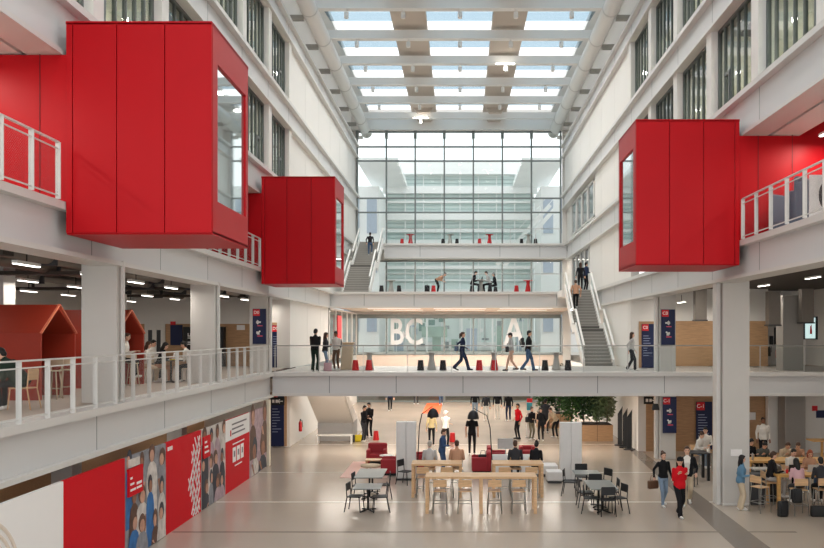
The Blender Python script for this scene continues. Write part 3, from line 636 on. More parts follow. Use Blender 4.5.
railing('glass railing of the top bridge below the tall glass wall', (px(386, 60.6), 60.6, F3 + .015), (7.5, 60.6, F3 + .015), 1.1, 7, 'glass', GR, 'bridge railings', GR)
def stair(label, x0, x1, ys, zs):
    t = T('staircase', label, 'staircase', (x0, ys[0], zs[0])); w = x1 - x0; Y0, Z0 = ys[0], zs[0]
    for k in (0, 2):
        ya, yb, za, zb = ys[k] - Y0, ys[k + 1] - Y0, zs[k // 2] - Z0, zs[k // 2 + 1] - Z0; n = max(6, round((zb - za) / .17)); b = MB()
        for i in range(n):
            y = ya + (yb - ya) * i / n; z = za + (zb - za) * (i + 1) / n; r = (zb - za) / n; g = (yb - ya) / n
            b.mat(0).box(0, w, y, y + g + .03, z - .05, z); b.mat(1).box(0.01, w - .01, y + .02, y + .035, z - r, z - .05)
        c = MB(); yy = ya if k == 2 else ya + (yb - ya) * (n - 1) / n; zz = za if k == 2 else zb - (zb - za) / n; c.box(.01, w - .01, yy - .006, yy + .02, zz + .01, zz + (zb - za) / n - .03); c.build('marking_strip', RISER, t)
        b.build('flight', [TREAD, mat('riser_grey', (150, 147, 142), .7)], t)  # risers a darker grey than the treads
        for sx in (0, w):
            c = MB(); o = -.1 if sx == 0 else 0
            c.prism([(ya, za - .3), (yb, zb - .3), (yb, zb + .32), (ya, za + .32)], 'x', sx + o, sx + o + .1); c.build('stringer', WHITE, t)
            c = MB(); c.prism([(ya, za + .34), (yb, zb + .34), (yb, zb + .98), (ya, za + .98)], 'x', sx + o + .04, sx + o + .055); c.build('glass_panel', GUARD, t)
            c = MB(); c.beam((sx + o + .05, ya, za + 1.02), (sx + o + .05, yb, zb + 1.02), .09, .09); c.build('handrail', WHITE, t)
    zm = zs[1] - Z0; MB().box(0, w, ys[1] - Y0, ys[2] - Y0 + .03, zm - .12, zm).build('landing', TREAD, t)
    MB().box(0, w, ys[1] - Y0 + .01, ys[1] - Y0 + .06, zm - .0, zm + .012).build('landing_strip', RISER, t)
    MB().box(0, w, -.06, .02, .0, .012).build('bottom_strip', RISER, t)
    for sx in (-.1, w):
        c = MB(); c.box(sx, sx + .1, ys[1] - Y0, ys[2] - Y0, zm - .2, zm + .22); c.build('landing_stringer', WHITE, t)
        c = MB(); c.beam((sx + .05, ys[1] - Y0, zm + 1.02), (sx + .05, ys[2] - Y0, zm + 1.02), .09, .09); c.build('landing_handrail', WHITE, t)
    return t
stair('pale stair from the lower bridge up to the middle bridge with climbing people', 6.28, 7.68, (40.7, 43.6, 44.6, 47.8), (F1, 5.6, F2))
stair('pale stair from the middle bridge to the top bridge with one climber', -7.35, -5.75, (51.0, 54.6, 55.8, 59.6), (F2, 9.95, F3))
b = MB(); b.box(6.0, 8.0, 47.85, 50.0, F2 - .4, F2); struct(b.build('stair_landing_slab', WHITE))
sl = struct(MB().box(-8, -5.7, 59.65, 60.6, F3 - .4, F3).build('stair_landing_slab', WHITE))
# closed underside of the stair from the hall to the lower bridge
t = T('staircase', 'boxed white and grey stair underside coming down below the lower bridge', 'staircase', (-7.05, 40.1, 0))
b = MB(); b.prism([(.02, .9), (-3.4, 2.72), (-2.2, 2.72), (4.5, 0.02), (2.0, .02)], 'x', 0.02, 1.7); b.build('soffit', WALLW, t)
MB().box(0, 1.72, 0, 1.9, 0, .9).build('understair_box', mat('grey_face', (168, 166, 164), .6), t)
b = MB(); b.prism([(0.0, .9), (-3.4, 2.72), (-3.4, 2.9), (.2, 1.0)], 'x', 1.72, 1.8); b.build('stringer', STEEL, t)
# ---- hoarding under the gallery
HX = -7.75
HP = [(12.6, 15.8), (15.8, 18.7), (18.7, 21.3), (21.3, 24.2), (24.2, 26.7), (26.7, 29.75), (29.75, 32.4)]
HL = ['plain white poster panel with a faint beige arc, first of the poster row', 'plain red poster panel between the white one and a crowd picture', 'poster of a crowd with blue clothes and small red tag', 'red poster panel with a white crossed stroke lattice', 'poster of pale dressed people with a narrow red tag', 'poster with white headed text above red and three white cards', 'poster of a close portrait at the far end of the row']
hz = 2.43
SK = [mat(n_, c_, .6, var=.55, scale=5) for n_, c_ in (('print_skin', (196, 150, 128)), ('print_skin_dark', (150, 104, 82)), ('print_dark', (56, 58, 68)), ('print_blue', (48, 108, 168)), ('print_grey', (140, 140, 146)), ('print_pale', (206, 198, 192)), ('print_brown', (98, 70, 58)), ('print_mauve', (176, 152, 160)))]
def crowd(b, y0, y1, cols, n, seed, big=1.0):
    rnd = random.Random(seed); q = 0
    for row in range(3):
        for k in range(n):
            yc = y0 + (k + .5 + rnd.uniform(-.3, .3)) * (y1 - y0) / n; zt = hz - .18 - row * .62 * big + rnd.uniform(-.18, .1); w = rnd.uniform(.2, .34) * big; q += 1
            x = .021 + .0016 * q; c = rnd.choice(cols)
            poly = [(-w, -1.6), (w, -1.6), (w, -.45 * big), (w * .75, -.24 * big), (w * .3, -.15 * big), (-w * .3, -.15 * big), (-w * .75, -.24 * big), (-w, -.45 * big)]
            cl = lambda p: (min(max(yc + p[0], y0 + .01), y1 - .01), max(zt + p[1], .02))
            b.mat(c).add([(x, *cl(p)) for p in poly], [list(range(8))])
            hr = [(w * .56 * math.cos(a), .03 * big + .19 * big * math.sin(a)) for a in [6.283 * i / 14 for i in range(14)]]
            b.mat(rnd.choice((2, 6, 2, 6))).add([(x + .0004, *cl(p)) for p in hr], [list(range(14))])
            fx = rnd.uniform(-.06, .06) * big
            hd = [(fx + w * .40 * math.cos(a), -.03 * big + .13 * big * math.sin(a)) for a in [6.283 * i / 14 for i in range(14)]]
            b.mat(rnd.choice((0, 0, 1))).add([(x + .0008, *cl(p)) for p in hd], [list(range(14))])
            if rnd.random() < .6:
                sw = rnd.choice((-1, 1)) * w * .9; ar = [(sw, -.5), (sw * .55, -.5), (sw * .1, -1.0), (sw * .35, -1.08)]
                b.mat(rnd.choice((0, 1, c))).add([(x + .0010, *cl(p)) for p in ar], [list(range(4))])
for k, (y0, y1) in enumerate(HP):
    t = T('wall_poster', HL[k], 'poster', (HX, 0, 0), 0, 'poster panels along the hall wall')
    base = [PRINTW, PRINTR, SK[4], PRINTR, SK[5], PRINTR, SK[7]][k]
    MB().box(-.06, 0.015, y0 + .006, y1 - .006, 0.0, hz).build('board', base, t)
    def rect(b, ya, yb, za, zb, x=.028): b.box(.016, x, ya, yb, za, zb)
    if k == 0:
        b = MB()
        for i in range(3):
            c = [(.02, 13.0 + 1.2 * math.cos(a) * (1 - .12 * i), 1.0 + 1.25 * math.sin(a) * (1 - .12 * i)) for a in [R(v) for v in range(-20, 100, 8)]]; b.tube(c, .035 - .004 * i, 6)
        b.build('beige_arc', mat('print_beige', (232, 220, 206), .6), t); b = MB(); b.prism([(13.2, .9), (14.4, .9), (14.4, 1.25), (13.2, 1.05)], 'x', .016, .024); b.build('red_patch', PRINTR, t)
    if k == 2:
        b = MB(); crowd(b, y0 + .02, y1 - .02, (2, 3, 3, 4, 5, 3, 6), 4, 8, 1.2); b.build('printed_picture', SK, t)
        b = MB(); rect(b, y0 + .1, y0 + .95, 1.5, 2.15, .065); b.build('red_tag', PRINTR, t); b = MB()
        for i, (a, c) in enumerate(((.18, .3), (.18, .42), (.18, .55))): rect(b, y0 + a, y0 + a + .12 + .1 * i, 1.9 - .14 * i, 1.95 - .14 * i, .072)
        rect(b, y0 + .55, y0 + .85, 1.72, 1.78, .072); rect(b, y0 + .55, y0 + .85, 1.62, 1.67, .072); b.build('tag_lines', PRINTW, t)
        b = MB(); rect(b, y0 + .15, y0 + .75, 2.18, 2.36, .065); b.build('pale_tag', SK[5], t)
    if k == 3:
        b = MB(); st = .30
        for r in range(12):
            for c in range(5):
                zc = .08 + r * .185; yc = y1 - .1 - c * .27 - (.135 if r % 2 else 0)
                lim = 1.25 - abs(zc - 1.0) * .62
                if yc < y1 - lim or yc > y1 - .12: continue
                sg = 1 if (r + c) % 2 else -1
                for sgn in ((1, -1) if (r + c) % 3 else (sg,)):
                    p = Vector((.022, yc - .10 * sgn, zc - .17)); q = Vector((.022, yc + .10 * sgn, zc + .17)); p.z = max(p.z, .03); b.beam(p, q, .045, .012, (1, 0, 0))
        b.build('stroke_lattice', PRINTW, t); b = MB(); rect(b, y0 + .12, y0 + .2, 2.2, 2.3); rect(b, y0 + .25, y0 + .33, 2.2, 2.3); rect(b, y0 + .38, y0 + .46, 2.2, 2.3); b.build('small_mark', PRINTW, t)
    if k == 4:
        b = MB(); crowd(b, y0 + .02, y1 - .02, (5, 7, 5, 2, 5, 7, 4), 4, 11, 1.2); b.build('printed_picture', SK, t)
        b = MB(); rect(b, y0 + .1, y0 + .75, 1.55, 2.2, .065); b.build('red_tag', PRINTR, t); b = MB()
        for i in range(3): rect(b, y0 + .18, y0 + .4 + .1 * i, 2.0 - .15 * i, 2.06 - .15 * i, .072)
        b.build('tag_lines', PRINTW, t)
    if k == 5:
        MB().box(.016, .02, y0 + .006, y1 - .006, 1.72, hz).build('white_field', PRINTW, t)
        b = MB()
        for i, (a, c) in enumerate(((.75, 2.6), (.75, 2.2), (.75, 2.4))): rect(b, y0 + a, y0 + c, 2.2 - .16 * i, 2.25 - .16 * i)
        b.build('text_lines', mat('print_text', (120, 116, 122), .6), t)
        b = MB(); rect(b, y0 + .55, y0 + .65, 1.85, 2.05); b.build('red_marks', PRINTR, t)
        b = MB()
        for i in range(3): rect(b, y0 + .85 + .5 * i, y0 + 1.22 + .5 * i, .92, 1.42)
        rect(b, y0 + .85, y0 + 2.3, 1.52, 1.56); rect(b, y0 + 1.1, y0 + 2.0, .76, .8); b.build('white_cards', PRINTW, t)
        for i in range(3):
            b = MB(); rect(b, y0 + .95 + .5 * i, y0 + 1.12 + .5 * i, 1.1, 1.3, .032); b.build('card_marking', SK[4], t)
    if k == 6:
        b = MB(); crowd(b, y0 + .02, y1 - .02, (5, 6, 0, 2, 6), 2, 3, 2.2); b.build('printed_picture', SK, t)
tag(MB().box(HX - .06, HX + .1, 32.45, 32.75, 0, F1 - 1.05).build('hoarding_post', mat('cream_post', (226, 216, 196), .6)), 'cream post closing the far end of the poster row', 'post')
# things glimpsed in the gap over the posters
for k, y in enumerate((13.9, 15.4, 17.2)):
    t = T('wooden_shelf', ['wooden shelf seen over the white poster, nearest its start', 'wooden shelf seen over the seam of white and red posters', 'wooden shelf seen over the plain red poster'][k], 'shelf', (-11.3, y, 0))
    for z in (.4, 1.2, 2.0, 2.55): MB().box(-.25, .25, -.5, .5, z, z + .04).build('board', AMBER, t)
    for s in (-1, 1): MB().box(-.25, .25, s * .5 - .02, s * .5 + .02, 0, 2.6).build('upright', BLACK, t)
# ---- house shaped booths
def booth(label, y0, y1, xf=-10.1, xb=-13.4, he=1.62, ha=2.34):
    t = T('house_booth', label, 'booth', (xf, y0, F1), 0, 'house shaped booths'); w = y1 - y0; D = xb - xf; e = .07
    MB().box(D, 0, 0, e, 0, he).build('side_wall', ORANGE, t); MB().box(D, 0, w - e, w, 0, he).build('side_wall', ORANGE, t)
    for s in (0, 1):
        ya, yb = (0, w / 2) if s == 0 else (w, w / 2); dy = .07 if s == 0 else -.07
        MB().prism([(ya, he), (yb, ha), (yb, ha - .11), (ya + dy, he - .02)], 'x', D, 0).build('roof_slope', ORANGE, t)
    MB().prism([(e, 0), (w - e, 0), (w - e, he), (w / 2, ha - .1), (e, he)], 'x', D, D + .06).build('back_wall', ORANGEIN, t)
    for s in (0, 1):
        a, b2 = ((0.0, he), (w / 2, ha)) if s == 0 else ((w, he), (w / 2, ha))
        MB().beam((.012, a[0], a[1]), (.012, b2[0], b2[1]), .03, .06, (1, 0, 0)).build('gable_trim', mat('trim_salmon', (214, 120, 92), .5), t)
    MB().box(D + .06, D + .5, e, w - e, .0, .45).build('bench', ORANGEIN, t)
booth('orange house booth standing nearest, beside the person in dark jacket', 19.5, 21.3)
booth('orange house booth behind the first gallery column', 23.8, 25.9)
# ---- signs
def wallsign(label, x, y, zb, w, h, tagtxt, arrows=(), lines=0, frame=None, facing=1, group=None, txtlines=True):
    t = T('direction_sign', label, 'sign', (x, y, zb), 0, group)
    if frame: MB().box(-w / 2 - frame, w / 2 + frame, 0.004, .05, 0, h + frame).build('surround', WOODP, t)
    MB().box(-w / 2, w / 2, -.03, .003, 0, h).build('board', NAVY, t)
    r = w * .5; tx = -w / 2 + r / 2 + .02
    MB().box(tx - r / 2, tx + r / 2, -.036, -.03, h - r - .02, h - .02).build('red_tag', SIGNRED, t)
    lettering(tagtxt, r * .66, at(tx, -.037, h - r / 2 - .02), PRINTW, t, 'number', .002)
    for k, (ax, az, ang, sc) in enumerate(arrows):
        b = MB(); M = Matrix.Translation((ax * w, -.034, az * h)) @ Matrix.Rotation(R(ang), 4, 'Y'); l = sc * w
        for p, q in (((-l, 0, 0), (l, 0, 0)), ((l, 0, 0), (l * .2, 0, l * .8)), ((l, 0, 0), (l * .2, 0, -l * .8))): b.beam(M @ Vector(p), M @ Vector(q), .05 * w / .6 + .02, .006, (0, 1, 0))
        b.build('arrow', PRINTW, t)
        b = MB(); b.box(ax * w - l * .6, ax * w + l * 1.8, -.035, -.03, az * h - l * 1.9, az * h - l * 1.5); b.build('pink_text', PINKM, t)
    if lines:
        b = MB(); rr = random.Random(3)
        for i in range(lines): b.box(-w * .38, -w * .38 + w * rr.uniform(.3, .75), -.034, -.03, h * (.72 - .5 * i / lines), h * (.72 - .5 * i / lines) + .03)
        b.build('text_lines', mat('print_bluegrey', (150, 160, 190), .6), t)
    return t
A = ((-.05, .62, 180, .16), (-.05, .33, 135, .16))
wallsign('navy D0 arrow sign on the gallery column beyond the tables', px(259.5, 34.05), 34.05, pz(344, 34), .56, 1.48, 'D0', A)
wallsign('navy D0 list sign in a wood surround beside the gallery column', px(278, 38.15), 38.15, F1 + .02, .58, 2.0, 'D0', (), 9, .12)
wallsign('navy D-1 list sign in a wood surround at the end of the posters', px(277.5, 37.9), 37.9, .05, .62, 2.4, 'D-1', (), 9, .12)
A2 = ((-.05, .62, 0, .16), (-.05, .33, 45, .16))
wallsign('navy C0 arrow sign on the far column over the bridge', px(668, 34.25), 34.25, pz(345, 34), .58, 1.5, 'C0', A2)
wallsign('navy C0 list sign in a wood surround behind the woman on the bridge', px(648, 37.85), 37.85, F1 + .02, .6, 2.05, 'C0', (), 9, .12)
wallsign('navy C-1 arrow sign on the hall column behind the three walkers', px(669.5, 34.2), 34.2, pz(433, 34.2), .58, 1.52, 'C-1', A2)
wallsign('navy C-1 list sign on the wood wall beside the big column', px(704, 36.5), 36.5, .1, .72, 2.15, 'C-1', (), 9)
def header(label, x, y, z, w, h, ang):
    t = T('header_sign', label, 'sign', (x, y, z)); MB().box(-w / 2, w / 2, -.06, 0, 0, h).build('board', BLACKP, t)
    b = MB(); M = Matrix.Translation((w * .22, -.064, h / 2)) @ Matrix.Rotation(R(ang), 4, 'Y')
    for p, q in (((-.12, 0, 0), (.12, 0, 0)), ((.12, 0, 0), (.02, 0, .09)), ((.12, 0, 0), (.02, 0, -.09))): b.beam(M @ Vector(p), M @ Vector(q), .04, .006, (0, 1, 0))
    b.build('arrow', PRINTW, t); b = MB()
    for i in range(2): b.box(-w * .36 + i * .16, -w * .36 + .11 + i * .16, -.064, -.06, h * .3, h * .7)
    b.build('pictogram', PRINTW, t)
header('black arrow sign over the D-1 sign under the bridge', px(277.5, 37.7), 37.7, pz(405, 37.7), .66, .36, 180)
header('black arrow sign high on the wood wall under the bridge', px(650, 36), 36, pz(404, 36), .56, .34, 0)
sp = T('wall_speaker', 'small black wall loudspeaker beside the C-1 arrow sign', 'loudspeaker', (px(656.5, 33.9), 33.95, pz(410, 34))); MB().prism([(-.14, 0), (.14, 0), (.09, .26), (-.09, .26)], 'y', 0, .22).build('cabinet', BLACKP, sp); MB().box(-.02, .02, .2, .4, .1, .14).build('bracket', BLACK, sp)
tag(MB().box(-14.35, -13.75, 40.12, 40.16, F1 + 1.05, F1 + 2.05).build('notice_board', NAVY), 'navy notice board on the wood wall behind the seated group', 'sign')
sg = T('poster', 'black poster with white letters at the wood wall behind the seated group', 'poster', (-13.3, 40.05, F1 + .8)); MB().box(-.4, .4, 0, .05, 0, 1.15).build('board', BLACKP, sg); lettering('JUE', .42, at(0, -.005, .55, FRONT @ Matrix.Rotation(R(90), 4, 'Z')), PRINTW, sg)
tag(MB().box(-14.35, -14.1, 40.13, 40.17, F1 + 2.0, F1 + 2.22).build('red_sign', SIGNRED), 'tiny red sign on the wood wall above the seated group', 'sign')
tag(MB().box(px(236, 40), px(244, 40), 40.13, 40.17, pz(330, 40), pz(325, 40)).build('paper_notice', PRINTW), 'white paper notice on the wood panel past the second gallery column', 'notice')
tag(MB().box(px(219, 39.5), px(223.5, 39.5), 39.5, 39.9, F1, F1 + 1.95).build('black_cabinet', BLACKP), 'slim black cabinet against the wood panel past the second gallery column', 'cabinet')
tag(MB().box(px(731, 24.97), px(742, 24.97), 24.965, 24.995, pz(456, 24.97), pz(449.5, 24.97)).build('paper_notice', PRINTW), 'white paper notice stuck on the big column above the denim jacket', 'notice')
tag(MB().box(px(748, 36.5), px(756, 36.5), 36.54, 36.6, pz(420, 36.5), pz(412.5, 36.5)).build('paper_notice', PRINTW), 'white sign on the wood wall beside the standing man in white', 'notice')
tag(MB().box(px(813, 36.1), px(818, 36.1), 36.14, 36.2, pz(411, 36.1), pz(406, 36.1)).build('red_sign', SIGNRED), 'small red sign on the white wall behind the study tables', 'sign')
tag(MB().box(px(817, 36.1), px(826, 36.1), 36.14, 36.2, pz(418, 36.1), pz(410.5, 36.1)).build('navy_plate', NAVY), 'small navy sign below the red one on the white wall', 'sign')
def ext(label, x, y, z, black=False):
    t = T('fire_extinguisher', label, 'fire extinguisher', (x, y, z)); m = EXTRED if not black else mat('ext_dark', (58, 64, 56), .4)
    MB().lathe([(.0, 0), (.075, 0), (.08, .04), (.08, .40), (.05, .47), (.025, .5)], 12).build('cylinder', m, t); MB().lathe([(.03, .5), (.03, .56), (.012, .58)], 8).build('valve', BLACK, t)
    MB().tube([(.02, -.02, .54), (.1, -.03, .5), (.11, -.03, .2)], .012, 6).build('hose', BLACK, t); MB().box(-.03, .03, .07, .12, .1, .45).build('bracket', BLACK, t)
ext('red fire extinguisher on the white wall below the bridge, near the boxed stair', px(301, 38), 37.85, .75)
ext('dark fire extinguisher on the corridor wall beside a red one', px(769.5, 42), 42.05, F1 + .45, True); ext('red fire extinguisher on the corridor wall beside the grey column', px(777.5, 42), 42.05, F1 + .35)
for k, xx in enumerate((771, 775.5)): tag(MB().box(px(xx, 42.2) - .09, px(xx, 42.2) + .09, 42.12, 42.19, F1 + [1.05, 1.05][k], F1 + [1.5, 1.95][k]).build('wall_plate', DKGREY), ['short dark plate over the dark fire extinguisher', 'tall dark plate over the red fire extinguisher in the corridor'][k], 'plate')
sc = T('display_screen', 'lit display screen hanging in the corridor past the grey column', 'screen', (px(811, 37), 37, F1 + 1.35)); MB().box(-.32, .32, .02, .1, 0, 1.05).build('housing', BLACKP, sc); MB().box(-.26, .2, 0, .021, .05, 1.0).build('panel', SCREENON, sc); MB().prism([(-.06, .25), (.06, .25), (.02, .7), (-.04, .6)], 'y', -.006, 0).build('red_figure', SIGNRED, sc); MB().box(-.02, .02, .05, .08, 1.05, 2.2).build('hanger', BLACK, sc)
t = T('access_door', 'white door with two dark glass strips behind the seated group', 'door', (-15.1, 40.05, F1)); MB().box(-.5, .5, 0, .1, 0, 2.1).build('leaf', WALLW, t); MB().box(-.32, -.12, -.01, 0, .6, 1.8).build('glass_strip', DKGREY, t); MB().box(.1, .3, -.01, 0, .6, 1.8).build('glass_strip', DKGREY, t)
for k, xx in enumerate((-16.6, -15.2)): tag(MB().box(-17.98, -17.9, 30 + k * 1.1, 30.9 + k * 1.1, F1 + 1.5, F1 + 2.7).build('notice_board', DKGREY), ['dark framed picture on the back wall over the booths', 'second dark framed picture on the back wall over the booths'][k], 'picture')
# ---- ceiling lamps, ducts
def lamp(label, cat, x, y, z, L, group, power, along='y', w=.12, dm=None):
    t = T('ceiling_lamp', label, cat, (x, y, z), 0, group)
    a = (-w / 2, w / 2, -L / 2, L / 2) if along == 'y' else (-L / 2, L / 2, -w / 2, w / 2)
    MB().box(*a, .012, .08).build('housing', WHITE, t); MB().box(a[0] + .01, a[1] - .01, a[2] + .01, a[3] - .01, 0, .012).build('diffuser', dm or LAMPON, t)
    MB().box(-.01, .01, -.01, .01, .08, .35).build('rod', BLACK, t)
    if power: light(t, (0, 0, -.03), (a[1] - a[0], a[3] - a[2]), power)
    return t
def light(parent, loc, size, power, col=(1, .93, .84)):
    l = bpy.data.lights.new('lamp_light', 'AREA'); l.shape = 'RECTANGLE'; l.size, l.size_y = size; l.energy = power; l.color = col
    o = bpy.data.objects.new('lamp_light', l); COL.objects.link(o); o.location = loc; o.parent = parent; return o
GL = 'slim white lamp under the dark gallery ceiling above booths and tables'
for k, y in enumerate((14.4, 17.2, 20.2, 23.0, 25.8, 28.8, 31.6, 34.6, 37.4)):
    for j, x in enumerate((-9.2, -12.0, -14.8)): lamp(GL, 'lamp', x, y - .5 * j, F1 + 3.05, .95, 'gallery ceiling lamps', 22 if (k + j) % 2 == 0 else 0)
for k, (y, x) in enumerate(((36.2, 9.9), (39.0, 9.9), (39.0, 13.2))): lamp('slim white lamp under the corridor ceiling beyond the big column', 'lamp', x, y, F1 + 3.0, 1.1, 'corridor ceiling lamps', 26)
for k, y in enumerate((15.4, 18.4, 21.3)): lamp('slim bright lamp over the blue armchairs against the red wall', 'lamp', 9.75, y, F3 - 1.42, 1.2, 'armchair corner lamps', 60)
for k, y in enumerate((12.5, 14.6)): lamp('slim bright lamp over the railing before the biggest red wall', 'lamp', -9.9, y, F3 - 1.42, 1.2, 'red wall lamps', 45)
for k, (x, y) in enumerate([(x, y) for y in (12, 17, 22, 27, 31, 36, 42, 48, 54) for x in (10.5, 13.5)] ): 
    if y < 38 or x < 10: lamp('slim lamp high over the study tables', 'lamp', x, y, F2 - .47, 1.2, 'study hall lamps', 30)
for k, (x, y) in enumerate([(x, y) for y in (36.5, 51.6, 55.2, 58.8) for x in (-4.5, 0, 4.5)]): lamp('strip lamp added under the bridges to brighten the hall', 'lamp', x, y, (F1 - .95) if y < 40 else (F2 - .88), 3.6, 'added bridge soffit lamps', 130 if y < 40 else 230, 'x', .3, LAMPDIM) if y < 40 or y > 50 else None  # added lamps that brighten the hall floor and the glass below the bridges
for k, y in enumerate((14, 20, 26, 32)): lamp('slim lamp behind the posters', 'lamp', -10.2, y, F1 - .55, 1.2, 'lamps behind the posters', 14)
for k, x in enumerate((-9.6, -11.2, -13.4)):
    t = T('ceiling_duct', ['round duct running just inside the gallery edge over the booths', 'second round duct deeper in over the booths', 'round duct farthest from the hall over the booths'][k], 'duct', (x, 10, F1 + 3.42)); MB().tube([(0, 0, 0), (0, 29, 0)], .2 - .03 * k, 14).build('pipe', DUCT, t)
    for j in range(8): MB().box(-.24, .24, 2 + j * 3.4, 2.06 + j * 3.4, -.23, .35).build('hanger', DKGREY, t)
for k, y in enumerate((16.5, 22, 29.5, 35)):
    t = T('cable_tray', 'dark cable tray crossing the gallery ceiling ' + ['over the first booth', 'between the two booths', 'over the seated group', 'near the wood end wall'][k], 'cable tray', (-12.6, y, F1 + 3.2)); MB().box(-3.6, 3.4, -.2, .2, 0, .1).build('tray', DKCEIL, t); MB().box(-3.0, -2.9, -.02, .02, .1, .65).build('hanger', DKCEIL, t)
for k, (x, y) in enumerate(((px(773, 35.2), 35.2), (px(806, 35.0), 35.0), (px(700, 37.5), 37.5))):
    t = T('hanging_duct', ['square grey duct dropping from the corridor ceiling, first past the big column', 'square grey duct dropping from the corridor ceiling beside the display screen', 'dark duct dropping over the wood panels before the big column'][k], 'duct', (x, y, F1 + [1.95, 2.05, 2.2][k])); MB().box(-.26, .26, -.2, .2, 0, 1.5).build('shaft', DUCT, t, .01); MB().box(-.29, .29, -.23, .23, 0, .06).build('flange', DKGREY, t)
# ---- spotlights under the roof beams and two strip lamps
t0 = None; SPOTW = 320
for y in ybeam[2:18]:
    for k, x in enumerate((-5.6, -2.8, 0, 2.75, 5.5) if y > 39 else (-4.2, 4.2)):  # pairs on the nearer, unseen beams are added to brighten the hall
        if t0 is None:
            t0 = T('spotlight', 'small white spotlight hanging under a roof beam', 'spotlight', (x, y, E + 15.97), 0, 'roof beam spotlights')
            MB().lathe([(.10, -.42), (.11, -.40), (.11, -.12), (.03, -.1)], 10).build('can', WHITE, t0); MB().tube([(0, 0, 0), (0, 0, -.12)], .025, 6).build('stem', WHITE, t0)
        else: t1 = dup(t0, (x, y, E + 15.97))
        sl_ = bpy.data.lights.new('spot_light', 'SPOT'); sl_.energy = SPOTW; sl_.spot_size = R(165); sl_.spot_blend = 1; sl_.shadow_soft_size = .15; sl_.color = (1, .96, .9)
        so = bpy.data.objects.new('spot_light', sl_); COL.objects.link(so); so.location = (x, y, E + 15.5)
for k, (x, y) in enumerate(((px(505, 47.9), 47.9), (px(421, 60), 60))):
    t = T('strip_lamp', ['glowing white strip lamp below a roof beam', 'glowing white strip lamp below the roof over the glass wall'][k], 'lamp', (x, y - .3, E + 15.85 if k == 0 else E + 15.9)); MB().box(-.55, .55, -.04, .04, 0, .06).build('diffuser', LAMPON, t); MB().lathe([(.08, -.35), (.09, -.3), (.05, 0)], 10).build('can', LAMPON, t); MB().box(-.02, .02, .02, .3, .05, .12).build('arm', WHITE, t)

for side in (-1, 1):
    for z in (F4 - 1.35, E + 13.4):
        for y in (16, 20, 24, 28.2, 32.3, 36.4): lamp('slim lamp inside an office behind the upper windows', 'lamp', side * 10.4, y, z, 1.2, 'office lamps', 110)

for k, x in enumerate((-3.5, 0, 3.5, 6.5)): lamp('strip lamp added under the top bridge to brighten it', 'lamp', x, 61.8, F3 - 1.02, 2.4, 'added top bridge soffit lamps', 40, 'x')  # added lamps to lift the dim zone under the top bridge
# ================================================================ FURNITURE
def cafe_chair(label, x, y, rz, z=0.0, group=None, m=BLACK, seatm=BLACKP):
    t = T('cafe_chair', label, 'chair', (x, y, z), R(rz), group)
    MB().rbox(-.21, .21, -.21, .2, .44, .465, .01).build('seat', seatm, t)
    b = MB(); b.rbox(-.2, .2, .20, .225, .62, .86, .01); b.build('backrest', seatm, t)
    for sx in (-1, 1):
        MB().tube([(sx * .19, -.18, .44), (sx * .21, -.22, 0)], .014, 6).build('leg', m, t)
        MB().tube([(sx * .2, .22, .84), (sx * .2, .19, .44), (sx * .22, .27, 0)], .014, 6).build('leg', m, t)
    return t
def clone(src, label, x, y, rz, z=0.0, group=None): return dup(src, (x, y, z), R(rz), label, group)
def cafe_table(label, x, y, w, d, h=.74, z=0.0, bases=1, top=GREYTOP):
    t = T('cafe_table', label, 'table', (x, y, z)); MB().box(-w / 2, w / 2, -d / 2, d / 2, h - .03, h).build('tabletop', top, t, .006)
    for k in range(bases):
        yy = 0 if bases == 1 else (k - .5) * d * .5
        MB().tube([(0, yy, .04), (0, yy, h - .03)], .03, 8).build('pedestal', BLACK, t)
        b = MB()
        for a in range(4): b.beam((0, yy, .05), (.34 * math.cos(R(45 + 90 * a)) * min(1, w), yy + .34 * math.sin(R(45 + 90 * a)), .015), .05, .025)
        b.build('base', BLACK, t)
    return t
def high_table(label, x0, x1, y0, y1, h=1.1, m=OAK, mid=False, z=0.0, th=.07):
    t = T('high_table', label, 'table', ((x0 + x1) / 2, (y0 + y1) / 2, z)); w, d = (x1 - x0) / 2, (y1 - y0) / 2
    MB().box(-w, w, -d, d, h - th, h).build('tabletop', m, t, .006)
    xs2 = [-w + .05, w - .05] + ([0] if mid else [])
    for xx in xs2:
        for s in (-1, 1): MB().box(xx - .045, xx + .045, s * (d - .07) - .05, s * (d - .07) + .05, 0, h - th).build('leg', m, t)
    return t
def high_stool(label, x, y, rz, z=0.0, sh=.76, group=None, wood=OAK):
    t = T('high_stool', label, 'stool', (x, y, z), R(rz), group)
    MB().rbox(-.2, .2, -.19, .19, sh - .03, sh, .012).build('seat', wood, t)
    MB().rbox(-.2, .2, .19, .215, sh + .12, sh + .33, .01).build('backrest', wood, t)
    for sx in (-1, 1):
        MB().tube([(sx * .17, -.16, sh - .03), (sx * .21, -.21, 0)], .014, 6).build('leg', STOOLM, t)
        MB().tube([(sx * .18, .205, sh + .3), (sx * .18, .17, sh - .04), (sx * .21, .24, 0)], .014, 6).build('leg', STOOLM, t)
    b = MB(); zz = .3
    for p, q in (((-.195, -.195), (.195, -.195)), ((-.2, .215), (.2, .215)), ((-.195, -.195), (-.2, .215)), ((.195, -.195), (.2, .215))): b.tube([(p[0], p[1], zz), (q[0], q[1], zz)], .011, 6)
    b.build('footrest', STOOLM, t); return t
